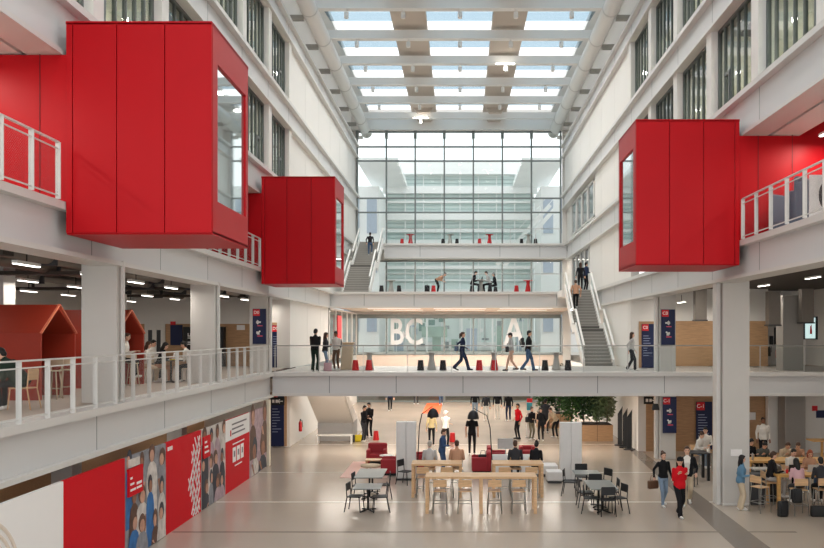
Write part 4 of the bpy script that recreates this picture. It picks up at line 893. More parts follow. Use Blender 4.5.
def armchair(label, x, y, rz, m=REDUP, w=.78, z=0.0, hb=.82):
    t = T('armchair', label, 'armchair', (x, y, z), R(rz)); s = w / .78
    MB().rbox(-.27 * s, .27 * s, -.36, .22, .16, .44, .05).build('seat_cushion', m, t)
    MB().rbox(-.39 * s, .39 * s, .2, .40, .08, hb, .07).build('backrest', m, t)
    for sx in (-1, 1): MB().rbox(sx * .33 * s - .075, sx * .33 * s + .075, -.36, .24, .08, .62, .06).build('arm', m, t)
    MB().rbox(-.36 * s, .36 * s, -.33, .36, .0, .1, .02).build('plinth', BLACK, t); return t
def taper_stool(label, x, y, z, m, group): 
    o = MB().lathe([(.0, 0), (.15, 0), (.155, .02), (.115, .42), (.12, .45), (0, .455)], 14).build('tapered_stool', m, loc=(x, y, z)); return tag(o, label, 'stool', group)
def taper_table(label, x, y, z, m=STOOLG, group=None, h=.78):
    t = T('bistro_table', label, 'table', (x, y, z), 0, group); MB().lathe([(0, 0), (.2, 0), (.2, .03), (.1, h * .7), (.13, h - .03), (0, h - .03)], 14).build('pedestal', m, t); MB().lathe([(0, h - .03), (.30, h - .03), (.30, h), (0, h)], 18).build('tabletop', m, t); return t
# ---- black cafe tables on the poster side
X1 = px(366.5, 23.9)
cafe_table('small grey cafe table, front one beside the high tables', X1, 24.3, .82, .9); cafe_table('longer grey cafe table in line behind the small one', px(371, 26.6), 26.6, .92, 1.75, bases=2)
c0 = cafe_chair('black chair at the small front cafe table, on its poster side', X1 - .38, 24.25, 80)
clone(c0, 'black chair at the small front cafe table, on its high table side', X1 + .38, 24.2, -80)
clone(c0, 'black chair at the longer cafe table, on its poster side', X1 - .46, 26.0, 82); clone(c0, 'black chair at the longer cafe table, on its high table side', px(371, 26.6) + .46, 26.1, -84)
# ---- cafe tables beside the walkers
cafe_table('long grey cafe table near the three walkers, the front of two', 4.26, 24.55, .82, 1.5, bases=2); cafe_table('square grey cafe table behind the long one near the walkers', 4.18, 26.75, .84, .84)
for lab, x, y, rz in (('black chair drawn up to the long cafe table, front on its partition side', 3.88, 24.0, 78), ('black chair drawn up to the long cafe table, second on its partition side', 3.86, 24.85, 90),
    ('black chair at the long cafe table, on its walker side, standing askew', 4.68, 24.0, -72), ('black chair tucked under the front end of the long cafe table', 4.3, 23.72, 182), ('black chair between the long and the square cafe table', 4.3, 25.95, 180),
    ('black chair beside the square cafe table, on its walker side', 4.72, 26.7, -60), ('black chair beside the square cafe table, on its partition side', 3.62, 26.6, 75), ('black chair behind the square cafe table, facing it', 4.15, 27.55, 0), ('black chair at the long cafe table, rear one on its walker side', 4.66, 24.95, -90)):
    clone(c0, lab, x, y, rz)
# ---- high tables in the middle
hx0, hx1 = px(425.3, 23.9), px(537, 23.9)
high_table('long oak high table at the front of the hall centre', hx0, hx1, 23.85, 24.6, 1.1, OAK, True)
bx = [(px(411.3, 26.2), px(462, 26.2)), (px(492.6, 26.2), px(543.7, 26.2))]
high_table('short oak high table behind the long one, nearer the cafe tables', bx[0][0], bx[0][1], 26.2, 27.0); high_table('short oak high table behind the long one, nearer the white couches', bx[1][0], bx[1][1], 26.2, 27.0)
s0 = None
for k, x in enumerate((440, 465, 494.5, 518.5)):
    lab = f'oak backed high stool under the long front table, {["first", "second", "third", "fourth"][k]} from the poster side'
    if s0 is None: s0 = high_stool(lab, px(x, 24.1), 24.1, 180, sh=.66)
    else: clone(s0, lab, px(x, 24.1), 24.1, 180)
for k, x in enumerate((423, 447, 504.5, 531)):
    clone(s0, ['oak backed high stool before the short table, under the white haired person', 'oak backed high stool before the short table, near the man in tan', 'oak backed high stool before the other short table, near the grey sweater', 'oak backed high stool before the other short table, near the black sweater'][k], px(x, 26.4), 26.42, 180)
s0 = high_stool('oak stool carrying the white haired person', px(429.5, 27.45), 27.45, 0)
for k, x in enumerate((457, 515.5, 535)): clone(s0, ['oak stool carrying the man in tan', 'oak stool carrying the person in grey sweater', 'oak stool carrying the person in black sweater'][k], px(x, 27.45), 27.45, 0)
# ---- partitions and lounge
def partition(label, x0, x1, y, h=2.1, d=.32):
    t = T('partition_screen', label, 'screen', (x0, y, 0)); w = x1 - x0
    for k in range(2): MB().box(w * k / 2 + .005, w * (k + 1) / 2 - .005, 0, d, .06, h).build('panel', SCREENW, t, .008)
    MB().box(.0, w, -.1, d + .1, 0, .06).build('foot', DKGREY, t)
partition('white partition block beside the small cafe tables, arc lamp behind it', px(396, 29.4), px(416, 29.4), 29.4); partition('white partition block beside the long white couch', px(560.3, 29.2), px(582, 29.2), 29.2)
cafe_chair('black chair standing by itself against the white partition', px(405.5, 28.6), 28.6, 60, m=BLACK)
def arc_lamp(label, x, y, bend, zt):
    t = T('floor_lamp', label, 'floor lamp', (x, y, 0)); MB().lathe([(0, 0), (.2, 0), (.2, .03), (.02, .05)], 16).build('base', BLACK, t)
    MB().tube([(0, 0, .03), (bend * .12, 0, zt - .45), (bend * .25, 0, zt)], .018, 8).build('pole', BLACK, t); MB().tube([(bend * .25, 0, zt), (bend * .8, 0, zt + .28)], .014, 8).build('arm', BLACK, t)
    s = MB(); s.lathe([(.21, 0), (.215, .04), (.20, .14), (.16, .24), (.09, .31), (.02, .34), (.0, .34)], 16, (bend * .82, 0, zt - .12)); s.build('lamp_shade', BLACKP, t)
arc_lamp('black arc floor lamp leaning over the woman in straw yellow top', px(417, 29.9), 29.9, .72, 2.35)
arc_lamp('black arc floor lamp leaning over the man in black tee shirt', px(493, 30.2), 30.2, -.9, 2.25)
tag(MB().rbox(px(346, 31.5), px(391, 31.5), 29.8, 33.6, 0, .015, .005).build('rug', PINKRUG), 'pale pink rug under the red armchair and low tables', 'rug')
armchair('red armchair on the pink rug behind the cafe tables', px(376, 32.6), 33.0, 0, z=.015)
armchair('red armchair half hidden by the white partition', px(391, 30.6), 30.6, -90, z=.015); armchair('red armchair behind the partition near the white haired person', px(420, 31.9), 31.9, 90)
armchair('red armchair with a black bag on its seat', px(481, 31.1), 31.1, -90); armchair('red armchair directly behind the one with the bag', px(497, 32.4), 32.4, 90); armchair('red armchair beyond the white couches, near the man in red', px(527, 34.0), 34.0, 0, w=.62, hb=.6)
t = T('coffee_table', 'low oak coffee table in front of the red rug armchair', 'table', (px(376, 31.6), 31.6, .015)); MB().box(-.4, .4, -.25, .25, .36, .4).build('tabletop', OAK, t); [MB().box(a * .36 - .02, a * .36 + .02, b_ * .2 - .02, b_ * .2 + .02, 0, .36).build('leg', OAK, t) for a in (-1, 1) for b_ in (-1, 1)]
t = T('round_table', 'round beige low table at the front edge of the pink rug', 'table', (px(371, 30.6), 30.5, .015)); MB().lathe([(0, .3), (.38, .3), (.38, .36), (0, .36)], 20).build('tabletop', CBE, t); MB().lathe([(.2, 0), (.2, .02), (.04, .05), (.04, .3)], 14).build('pedestal', STOOLG, t)
t = T('side_table', 'small white round side table at the red rug armchair', 'table', (px(386, 31.3), 31.4, .015)); MB().lathe([(0, .56), (.26, .56), (.26, .59), (0, .59)], 18).build('tabletop', WHITE, t); MB().lathe([(.16, 0), (.16, .02), (.02, .04), (.02, .56)], 12).build('pedestal', BLACK, t)
t = T('couch', 'long white couch behind the high tables', 'couch', (px(524, 30.2), 30.4, 0)); MB().rbox(-1.2, 1.25, -.4, .4, .1, .42, .05).build('seat_cushion', WHITEUP, t); MB().rbox(-1.2, .3, .3, .52, .1, .72, .06).build('backrest', WHITEUP, t); MB().box(-1.15, 1.2, -.35, .45, 0, .1).build('plinth', DKGREY, t)
t = T('ottoman', 'low white ottoman at the end of the white couch', 'ottoman', (px(555, 28.7), 29.0, 0)); MB().rbox(-.28, .28, -.3, .3, .08, .42, .05).build('cushion', WHITEUP, t); MB().box(-.24, .24, -.26, .26, 0, .08).build('plinth', DKGREY, t)
t = T('screen_stand', 'grey screen standing at the white couch behind the grey sweater', 'screen', (px(505.5, 31.4), 31.4, 0)); MB().box(-.3, .3, -.02, .02, .85, 1.25).build('panel', CLG, t); MB().tube([(0, 0, .03), (0, 0, .85)], .02, 8).build('stand', STOOLM, t); MB().box(-.2, .2, -.15, .15, 0, .03).build('base', STOOLM, t)
b = handbag('black bag lying on the seat of a red armchair', px(483, 30.95), 30.95, .445, 10, BLACKP, .36, .26)
t = T('bench', 'low white bench in front of the boxed stair', 'bench', (px(335, 39.2), 39.2, 0)); MB().box(-.85, .85, -.2, .2, .38, .44).build('seat', WHITE, t); [MB().box(s * .8 - .03, s * .8 + .03, -.2, .2, 0, .38).build('leg', WHITE, t) for s in (-1, 1)]
handbag('bright yellow bag on the floor beside the two men in black', px(358.5, 39.9), 39.9, 0, 5, YELLOW, .36, .34); backpack('dark backpack on the floor beside the bright yellow bag', px(352, 40.0) + .05, 39.75, 0, 0, DKGREY, .8)
taper_stool('small red stool on the hall floor near the yellow bag', px(376, 40.5), 40.5, 0, STOOLR, None); taper_stool('small red stool on the hall floor behind the man in blue', px(452.5, 39.8), 39.8, 0, STOOLR, None)
tag(MB().rbox(px(424, 57), px(441, 57), 54, 62, 0, .012, .004).build('carpet_strip', ORNG), 'orange carpet strip on the far hall floor below the bridge', 'carpet')
t = T('banner_stand', 'roll up banner in teal with red head near the plants', 'banner', (px(529.5, 41.5), 41.5, 0)); MB().box(-.14, .14, -.01, .01, .04, 2.0).build('panel', PRINTW, t); MB().box(-.14, .14, -.016, -.011, 1.4, 1.78).build('teal_field', TEALP, t); MB().box(-.14, .14, -.016, -.011, 1.8, 2.0).build('red_field', SIGNRED, t); MB().box(-.2, .2, -.1, .1, 0, .04).build('base', STOOLM, t)
# ---- plants in the far planter
def planter(label, x0, x1, y0, y1, h):
    t = T('planter_box', label, 'planter', ((x0 + x1) / 2, (y0 + y1) / 2, 0)); w, d = (x1 - x0) / 2, (y1 - y0) / 2
    MB().box(-w, w, -d, d, 0, h).build('box', WOODP, t); MB().box(-w + .04, w - .04, -d + .04, d - .04, h, h + .02).build('soil', mat('soil', (58, 46, 38), .95), t)
    b = MB(); [b.box(-w + k * 2 * w / 3 - .01, -w + k * 2 * w / 3 + .01, -d - .004, -d, 0, h) for k in (1, 2)]; b.build('seam', BARK, t)
YP = 40.0
planter('wooden planter box full of bushes behind the white partition', px(566, YP), px(613, YP), YP, YP + 1.4, .8)
planter('wooden planter box behind the group of standing people', px(538, 45.5), px(572, 45.5), 45.5, 46.9, .8)
def bush(label, x, y, z, w, h, m, seed, n=900, pale=False):
    t = T('indoor_bush', label, 'plant', (x, y, z)); r = random.Random(seed); b = MB()
    for k in range(4): a = r.uniform(0, 6.28); b.tube([(0, 0, 0), (.2 * math.cos(a) * w, .15 * math.sin(a), h * .45), (.6 * math.cos(a) * w, .35 * math.sin(a), h * .85)], .03, 5, .012)
    b.build('stem', BARK, t); b = MB()
    for k in range(n):
        a = r.uniform(0, 6.283); cz = r.uniform(-1, 1); q = r.random() ** .4; rr = math.sqrt(max(0, 1 - cz * cz)) * q
        c = Vector((rr * math.cos(a) * w, rr * math.sin(a) * min(w, .75), h * .55 + cz * q * h * .5)); d = Vector((r.uniform(-1, 1), r.uniform(-1, 1), r.uniform(-.9, .5))).normalized(); L = r.uniform(.12, .26); s = d.orthogonal().normalized(); wv = L * .24
        s = (Matrix.Rotation(r.uniform(0, 3.14), 3, d) @ s); b.add([c, c + d * L * .5 + s * wv, c + d * L, c + d * L * .5 - s * wv], [(0, 1, 2, 3)])
    b.build('foliage', m, t)
for k, (x, y, w, h, m) in enumerate(((544, 46.2, .9, 2.5, LEAF), (559, 46.2, 1.0, 2.7, LEAF2), (571, 40.7, .85, 2.3, LEAF), (584, 40.7, .9, 2.4, LEAF2), (597, 40.6, .7, 2.2, mat('leaf_pale', (104, 124, 84), .6, var=.4)), (607, 40.7, .42, 2.0, mat('leaf_olive', (126, 132, 100), .6, var=.4)))):
    bush(['bright green bush rising behind the group of standing people', 'dark bush behind the bent person in beige', 'mid green bush above the white partition', 'darkest bush in the middle of the planter', 'pale green feathery bush toward the black info stands', 'thin olive bush at the end by the black info stands'][k], px(x, y), y, .82, w * .8, h, m, k, 1300)
for k, (x, y) in enumerate(((620, 38.6), (625, 37.8), (629.5, 37.1))):
    t = T('info_stand', ['black upright info stand next to the planter', 'middle black info stand of three beside the planter', 'black info stand at the corner of the white wall'][k], 'info stand', (px(x, y), y, 0), R(-25)); MB().box(-.1, .1, -.04, .04, .04, 1.5).build('panel', BLACKP, t); MB().box(-.22, .22, -.2, .2, 0, .04).build('base', BLACK, t); MB().prism([(-.1, 1.5), (.1, 1.5), (.12, 1.85)], 'y', -.03, .03).build('fin', BLACK, t)
# ---- study tables beyond the big column
high_table('amber high study table in front, with laptops and four students', px(778, 24.4), 11.9, 24.4, 25.4, 1.05, AMBER); high_table('amber high study table behind, along the standing man', px(749, 27.1), 12.8, 27.1, 28.0, 1.05, AMBER)
high_table('dark high table on the far side of the big column', px(688, 29.6), px(707, 29.6), 29.2, 30.0, 1.0, BLACKP, th=.04)
def bin_(label, x, y, m, w=.42, h=.95):
    t = T('waste_bin', label, 'bin', (x, y, 0)); MB().rbox(-w / 2, w / 2, -w / 2, w / 2, 0, h - .06, .02).build('body', m, t); MB().rbox(-w / 2 - .01, w / 2 + .01, -w / 2 - .01, w / 2 + .01, h - .06, h, .015).build('lid', DKGREY, t); MB().box(-w * .3, w * .3, -w / 2 - .012, -w / 2, h * .62, h * .74).build('slot', BLACK, t)
bin_('dark grey waste bin beside the woman in denim', px(755, 25.2) + .05, 25.3, DKGREY); bin_('black waste bin right next to the dark grey one by the study table', px(772, 25.6), 25.75, BLACKP, .36, .9)
t = T('counter', 'grey counter top behind the bins by the big column', 'counter', (px(764, 26.3), 26.2, 0)); MB().box(-.42, .42, -.25, .25, .92, .96).build('worktop', mat('counter_top', (188, 184, 178), .4), t); MB().box(-.38, .38, -.2, .22, 0, .92).build('body', DKGREY, t)
def stool2(lab, x, y, rz): return clone(s0, lab, x, y, rz)
stool2('high stool carrying the student in black at the head of the study table', px(769.5, 24.9), 24.9, 90)
stool2('high stool carrying the student in pink', px(799, 23.75), 23.78, 180); stool2('high stool carrying the student in white tee', px(790, 25.9), 25.95, 0); stool2('high stool carrying the red haired student', px(809, 25.9), 25.95, 0)
stool2('empty high stool beside the student in pink, toward the bins', px(762, 24.0), 24.15, 120)
stool2('high stool carrying the dark dressed student at the picture edge', px(822, 23.8), 23.8, 180)
for k, x in enumerate((748.5, 759.5, 781.5, 796)): stool2('high stool carrying ' + ['the student in black behind the big column', 'the student in dark grey at the rear study table', 'the student in beige at the rear study table', 'the student in tan at the rear study table'][k], px(x, 28.5), 28.55, 0)
for k, x in enumerate((697, 706)): stool2('high stool carrying ' + ['the woman in white past the big column', 'the man in white half hidden by the big column'][k], px(x, [30.5, 31.3][k]), [30.55, 31.35][k], 0)
clone(c0, 'black chair by the dark high table past the big column', px(690, 28.4), 28.4, 150)
def laptop(label, x, y, z, yaw, m=BLACKP):
    t = T('laptop', label, 'laptop', (x, y, z), R(yaw)); MB().box(-.16, .16, -.11, .11, 0, .016).build('keyboard_deck', m, t); b = MB(); b.box(-.16, .16, 0, .01, 0, .22, Matrix.Translation((0, -.11, .016)) @ Matrix.Rotation(R(12), 4, 'X')); b.build('screen', m, t)
laptop('black laptop open in front of the student in white tee', px(793, 25), 25.05, 1.05, 0); laptop('silver laptop in front of the red haired student', px(812, 25), 25.05, 1.05, 0, CLG); laptop('grey laptop at the head of the study table', px(783, 24.9), 24.85, 1.05, -90, STOOLM)
tag(MB().lathe([(0, 0), (.035, 0), (.04, .12), (0, .12)], 10).build('paper_cup', SIGNRED, loc=(px(787, 24.7), 24.7, 1.05)), 'red cup on the front study table', 'cup')
tag(MB().lathe([(0, 0), (.035, 0), (.035, .2), (.015, .24), (0, .25)], 10).build('water_bottle', CLG, loc=(px(752.5, 27.3), 27.3, 1.05)), 'clear bottle on the rear study table', 'bottle')
backpack('black backpack on the floor in front of the study table', px(780, 23.7), 23.5, 0, 10, BLACKP, 1.05); backpack('black backpack hanging on the back of the pink student stool', px(796, 23.45), 23.38, .42, 0, BLACKP, .95)
handbag('dark bag on the floor at the picture edge by the study table', px(812, 23.9), 23.5, 0, 0, BLACKP, .42, .32)
t = T('side_table', 'small amber table top at the white wall past the study tables', 'table', (px(822, 33), 33, 0)); MB().box(-.5, .5, -.35, .35, .95, 1.0).build('tabletop', AMBER, t); MB().box(-.04, .04, -.04, .04, 0, .95).build('pedestal', AMBER, t)
# ---- gallery furniture
def gstool(lab, x, y, rz): 
    t = T('bar_stool', lab, 'stool', (x, y, F1), R(rz), 'pale booth stools'); MB().lathe([(0, .68), (.17, .68), (.17, .71), (0, .71)], 14).build('seat', mat('pale_wood', (206, 186, 160), .5), t)
    for a in range(4): MB().tube([(.13 * math.cos(R(45 + 90 * a)), .13 * math.sin(R(45 + 90 * a)), .68), (.21 * math.cos(R(45 + 90 * a)), .21 * math.sin(R(45 + 90 * a)), 0)], .018, 6).build('leg', mat('pale_wood', (206, 186, 160)), t)
    MB().box(-.16, .16, .13, .16, .8, .98).build('backrest', mat('pale_wood', (206, 186, 160)), t); [MB().box(s * .14 - .012, s * .14 + .012, .13, .155, .69, .82).build('upright', mat('pale_wood', (206, 186, 160)), t) for s in (-1, 1)]
    MB().box(-.16, .16, -.012, .012, .25, .275).build('footrest', mat('pale_wood', (206, 186, 160)), t)
gstool('pale stool in the gable opening of the nearest booth', px(54, 19.9), 19.9, 0); gstool('second pale stool in the gable opening of the nearest booth', px(67, 20.5), 20.5, 20)
gstool('pale stool in front of the second booth', px(133, 25.1), 25.1, 40)
cafe_table('small pale table before the person in dark jacket on the gallery', px(-26, 17.2), 17.2, .8, .8, .72, F1, top=OAK); cafe_chair('wooden chair under the person in dark jacket on the gallery', px(22, 17.2), 17.25, -90, F1, m=OAK, seatm=OAK)
GT = px(174, 27)
cafe_table('dark table of the seated group on the gallery', GT, 27.0, .75, 1.1, .74, F1, 2, BLACKP)
for lab, x, y, rz in (('gallery chair under the woman in black facing the table', GT - .5, 26.9, 90), ('gallery chair under the man in white at the table', GT + .55, 27.0, -90), ('gallery chair under the long haired woman in pale top', px(146, 27), 26.9, 90), ('gallery chair under the man in white behind the pale top', px(152, 28.6), 28.4, 90)): cafe_chair(lab, x, y, rz, F1, m=STOOLM, seatm=CBE)
laptop('white laptop on the gallery group table', GT - .1, 27.0, F1 + .74, 90, WHITE); tag(MB().box(-.12, .12, -.09, .09, 0, .03).build('notebook', YELLOW, loc=(GT + .12, 26.7, F1 + .74)), 'yellow notebook on the gallery group table', 'notebook')
# ---- armchairs and board on the upper gallery
def wing(label, x, y, rz):
    t = T('wing_armchair', label, 'armchair', (x, y, F2), R(rz)); MB().rbox(-.5, .5, -.4, .35, .12, .45, .06).build('seat', GREYBLUE, t); MB().rbox(-.55, .55, .3, .45, .05, 1.35, .06).build('backrest', GREYBLUE, t)
    for s in (-1, 1): MB().rbox(s * .52 - .06, s * .52 + .06, -.42, .4, .05, 1.2, .05).build('wing', GREYBLUE, t)
    MB().box(-.4, .4, -.35, .35, 0, .12).build('base', BLACK, t)
wing('high grey blue wing armchair nearest the red wall on the upper gallery', 9.05, 21.75, -60); wing('second grey blue wing armchair on the upper gallery, nearer the white board', 9.05, 20.3, 40)
t = T('poster_stand', 'white poster stand with dark portrait beside the wing armchair', 'poster', (8.75, 19.6, F2)); MB().box(-.3, .3, -.02, .02, .1, 1.25).build('panel', PRINTW, t); MB().ell((0.05, -.022, .75), (.13, .004, .3)).build('portrait', DKGREY, t); MB().box(-.3, .3, -.15, .15, 0, .1).build('foot', STEEL, t)
# ---- tapered stools and tables of the bridges
Yb = 35.7
for px_, m, lab in ((355.5, STOOLR, 'red tapered stool on the lower bridge, first past the trio'), (369, STOOLR, 'red tapered stool on the lower bridge, before a grey table'), (420.6, STOOLK, 'black tapered stool on the lower bridge, before the denim walker'), (443, STOOLK, 'black tapered stool on the lower bridge, just behind the denim walker'), (479.3, STOOLR, 'red tapered stool on the lower bridge, just ahead of the denim walker'), (494.3, STOOLR, 'red tapered stool on the lower bridge, under a grey table'), (545, STOOLK, 'black tapered stool on the lower bridge, ahead of the phone user'), (568, STOOLK, 'black tapered stool on the lower bridge, at the foot of the stair')): taper_stool(lab, px(px_, Yb), Yb, F1, m, 'lower bridge stools')
for px_, lab in ((369.5, 'grey tapered table on the lower bridge behind a red stool'), (431.6, 'grey tapered table on the lower bridge between two black stools'), (494, 'grey tapered table on the lower bridge behind the second red stool'), (556.3, 'grey tapered table on the lower bridge near the stair')): taper_table(lab, px(px_, Yb + .75), Yb + .75, F1, STOOLG, 'lower bridge tables')
Yb = 51.0
for px_, m, lab in ((381.5, STOOLK, 'black stool on the middle bridge beside the stair foot'), (399, STOOLK, 'second black stool on the middle bridge near the stair'), (433.5, STOOLR, 'red stool on the middle bridge under the bending person'), (516.5, STOOLR, 'red stool on the middle bridge past the seated trio'), (472, STOOLK, 'black stool carrying the seated person in black'), (490, STOOLK, 'black stool carrying the seated person in grey')): taper_stool(lab, px(px_, Yb), Yb, F2, m, 'middle bridge stools')
taper_stool('black stool carrying the rear person of the seated trio', px(495.5, 52.4), 52.4, F2, STOOLK, 'middle bridge stools')
for px_, m, lab in ((391, STOOLG, 'grey table on the middle bridge between two black stools'), (481, STOOLG, 'grey table of the seated trio on the middle bridge'), (528, STOOLR, 'red table on the middle bridge next to the red stool')): taper_table(lab, px(px_, Yb + .1), Yb + .1, F2, m, 'middle bridge tables')
Yb = 61.3
for px_, m, lab in ((402, STOOLR, 'red stool on the top bridge nearest the stair'), (443, STOOLK, 'black stool on the top bridge, one side of a white table'), (457, STOOLK, 'black stool on the top bridge, other side of the white table'), (479.5, STOOLR, 'red stool on the top bridge at the middle of the glass'), (521.5, STOOLK, 'black stool on the top bridge before the last table'), (535.5, STOOLK, 'black stool on the top bridge at the very end')): taper_stool(lab, px(px_, Yb), Yb, F3, m, 'top bridge stools')
for px_, m, lab in ((410.5, STOOLR, 'red table on the top bridge nearest the stair'), (450, STOOLG, 'white table on the top bridge between two black stools'), (489.5, STOOLR, 'red table on the top bridge at the middle of the glass'), (528.5, STOOLG, 'white table on the top bridge at its far end')): taper_table(lab, px(px_, Yb), Yb, F3, m, 'top bridge tables')
t = T('lectern', 'pale beige stand on the lower bridge beside the trio', 'stand', (px(347, 36.3), 36.4, F1)); MB().prism([(-.28, 0), (.2, 0), (.26, 1.18), (-.2, 1.18)], 'y', -.2, .2).build('body', CBE, t, .01); MB().box(-.24, .3, -.24, .24, 1.18, 1.22).build('top', OAK, t)
tag(MB().box(-7.88, -7.84, 52.0, 53.6, F1 + .9, F1 + 2.8).build('red_poster', SIGNRED), 'red poster behind the glazed partition over the beige stand', 'poster')
# ================================================================ PEOPLE IN PLACE
def G(label, x, Y, yaw, pose='stand', z=0.0, **k): return person(label, px(x, Y), Y, z, yaw, pose, **k)
# three walkers
G('person in black top and blue jeans walking with a brown bag', 663, 24.95, 12, 'stroll', h=1.70, top=CB, legs=CJL, hair='bun', hm=HB, fem=True, fine=.013)
G('person in red jacket and black cap, hands at the straps', 679.5, 23.5, 14, 'strap', h=1.76, top=CR, legs=CB, hair='cap', hm=CB, loose=1.14, flare=1.2, fine=.013, hy=-22, hem=-.06)
G('tall person in black jacket and beige trousers striding behind the red jacket', 687, 25.1, -14, 'walk', h=1.86, top=CB, legs=CBE, hair='short', hm=HB, loose=1.12, flare=1.2, fine=.013, under=CW)
handbag('brown bag carried by the walker in black top', px(653.6, 24.9), 24.98, .53, 20, SHBR, .34, .26)
backpack('black backpack worn by the walker in red', px(680.5, 23.5) + .05, 23.74, .98, 180 + 14, BLACKP, .9)
# denim woman, study tables
G('person in denim jacket and cream trousers standing at the big column', 740.5, 24.45, 78, 'chat', h=1.66, top=CD, legs=CBE, hair='long', hm=HK, fem=True, loose=1.16, flare=1.3, fine=.013, hem=-.05)
st = dict(seat=.77, table=1.06, foot=.30)
person('student in black sweater seated at the head of the front study table', px(769.5, 24.9), 24.9, 0, 90, 'sit', h=1.74, top=CB, legs=CLG, hair='short', hm=HB, **st)
person('student in white tee seated behind the black laptop', px(790, 25.9), 25.95, 0, 10, 'type', h=1.74, top=CW, legs=CB, sleeve=0, hm=HK, **st)
person('student in pink seated with back turned at the front study table', px(799, 23.8), 23.78, 0, 180, 'type', h=1.66, top=CPK, legs=CC, hair='long', hm=HK, fem=True, **st)
person('red haired student facing the hall at the front study table', px(809, 25.9), 25.95, 0, -10, 'type', h=1.66, top=CT, legs=CJ, hair='long', hm=HR, fem=True, **st)
person('student in dark clothes at the picture edge of the front study table', px(822, 23.8), 23.8, 0, 175, 'sit', h=1.7, top=CC, legs=CB, hm=HK, **st)
person('student in black leaning at the rear study table behind the big column', px(748.5, 28.5), 28.55, 0, 10, 'type', h=1.7, top=CB, legs=CB, hair='long', hm=HK, fem=True, **st)
person('student in dark grey with raised hand at the rear study table', px(759.5, 28.5), 28.55, 0, 8, 'slump', h=1.72, top=CSM, legs=CB, hm=HK, **st)
person('student in beige leaning in at the rear study table', px(781.5, 28.5), 28.55, 0, 12, 'slump', h=1.7, top=CBE, legs=CC, hm=HB, **st)
person('student in tan head down at the rear study table', px(796, 28.5), 28.55, 0, -10, 'slump', h=1.7, top=CT, legs=CC, hm=HB, **st)
G('person in white shirt standing behind the rear study table', 763, 33.9, -10, 'stand', h=1.82, top=CW, legs=CB, hm=HK, skin=2, loose=1.1, hem=-.05)
person('woman in white at the dark high table past the big column', px(697, 30.5), 30.55, 0, 40, 'type', h=1.66, top=CW, legs=CJL, hair='bun', hm=HB, fem=True, seat=.77, table=1.0, foot=.3)
person('man in white half hidden by the big column at the dark table', px(706, 31.3), 31.35, 0, -20, 'sit', h=1.76, top=CW, legs=CW, hm=HK, seat=.77, table=1.0, foot=.3)
# hall centre
person('white haired person seated with back turned at the short high table', px(429.5, 27.45), 27.45, 0, 178, 'sit', h=1.7, top=CLG, legs=CBE, hm=HG, seat=.77, table=1.0, foot=.3)
person('person in tan shirt seated with back turned near the man in blue', px(457, 27.45), 27.45, 0, 182, 'sit', h=1.74, top=CT, legs=CBE, hair='crop', hm=HB, seat=.77, table=1.0, foot=.3, loose=1.08)
person('person in dark grey sweater seated with back turned', px(515.5, 27.45), 27.45, 0, 180, 'sit', h=1.72, top=CC, legs=CC, hm=HB, seat=.77, table=1.0, foot=.3)
person('person in black sweater seated leaning beside the dark grey one', px(535, 27.45), 27.45, 0, 160, 'type', h=1.7, top=CB, legs=CB, hair='bun', hm=HK, fem=True, seat=.77, table=1.0, foot=.3)
G('man in blue shirt standing and looking at his phone', 442, 30.4, 75, 'phone', h=1.76, top=CBL, legs=CBL, hm=HB, loose=1.1)
G('woman in straw yellow top standing under the arc lamp', 431.5, 38.3, 180, 'stand', h=1.66, top=CY, legs=CB, hair='long', hm=HK, fem=True)
G('man in white tee shirt with pale cap standing behind the blue shirt', 445.5, 37.6, 150, 'cross', h=1.76, top=CW, legs=CB, hair='cap', hm=CW, sleeve=0)
G('man in black tee shirt and black trousers standing with back turned', 472, 35.5, 176, 'stand', h=1.84, top=CB, legs=CB, sleeve=0, hm=HK, shoes=SHW)
G('man in black jacket and grey trousers beside the boxed stair', 363.5, 39.9, 60, 'phone', h=1.8, top=CB, legs=CC, hm=HK); G('second man in black beside the boxed stair, turned to the hall', 369.5, 41.4, -20, 'phone', h=1.82, top=CB, legs=CB, hm=HK)
G('person in red shirt and black trousers standing below the bridge', 518, 40.9, -60, 'akimbo', h=1.8, top=CR, legs=CB, hm=HK, shoes=SHB, skin=1)
G('person in black and olive with shoulder bag in the group by the plants', 531.5, 40.6, 30, 'chat', h=1.66, top=CB, legs=CK, hair='bun', hm=HB, fem=True); G('person in black facing the group by the plants', 541, 40.1, -20, 'chat', h=1.66, top=CB, legs=CB, hair='long', hm=HK, fem=True)
G('tall person in dark coat at the back of the group by the plants', 545.5, 43.4, 160, 'stand', h=1.84, top=CC, legs=CC, hm=HK); G('person in beige jacket bowing beside the planter', 555, 41.4, -50, 'stoop', h=1.76, top=CBE, legs=CB, hm=HB, shoes=SHW)
handbag('black shoulder bag of the person in black and olive', px(528.3, 41.2), 41.1, .82, 0, BLACKP, .34, .28)
G('far person in black top and blue jeans below the bridge', 475, 51.5, 180, 'stand', h=1.8, top=CB, legs=CJL, hm=HK); G('far person in dark print top and pale trousers below the bridge', 486, 49.5, 0, 'stand', h=1.74, top=CC, legs=CW, hm=HK, fem=True)
G('far person in black tee shirt and white trousers below the bridge', 497.5, 50.5, 180, 'stand', h=1.8, top=CB, legs=CW, hm=HK); G('far person in all black below the bridge, behind the red shirt', 508.5, 49.3, 190, 'stand', h=1.8, top=CB, legs=CNV, hm=HK)
G('far walker showing only dark legs past the boxed stair', 390, 55.8, 10, 'stroll', h=1.76, top=CNV, legs=CB, hm=HK); G('distant walker on the far floor near the orange strip', 416, 61, 170, 'stroll', h=1.74, top=CC, legs=CC, hm=HB); G('distant walker past the orange strip, jeans and dark coat', 441, 60.5, 0, 'walk', h=1.74, top=CB, legs=CJ, hm=HB)
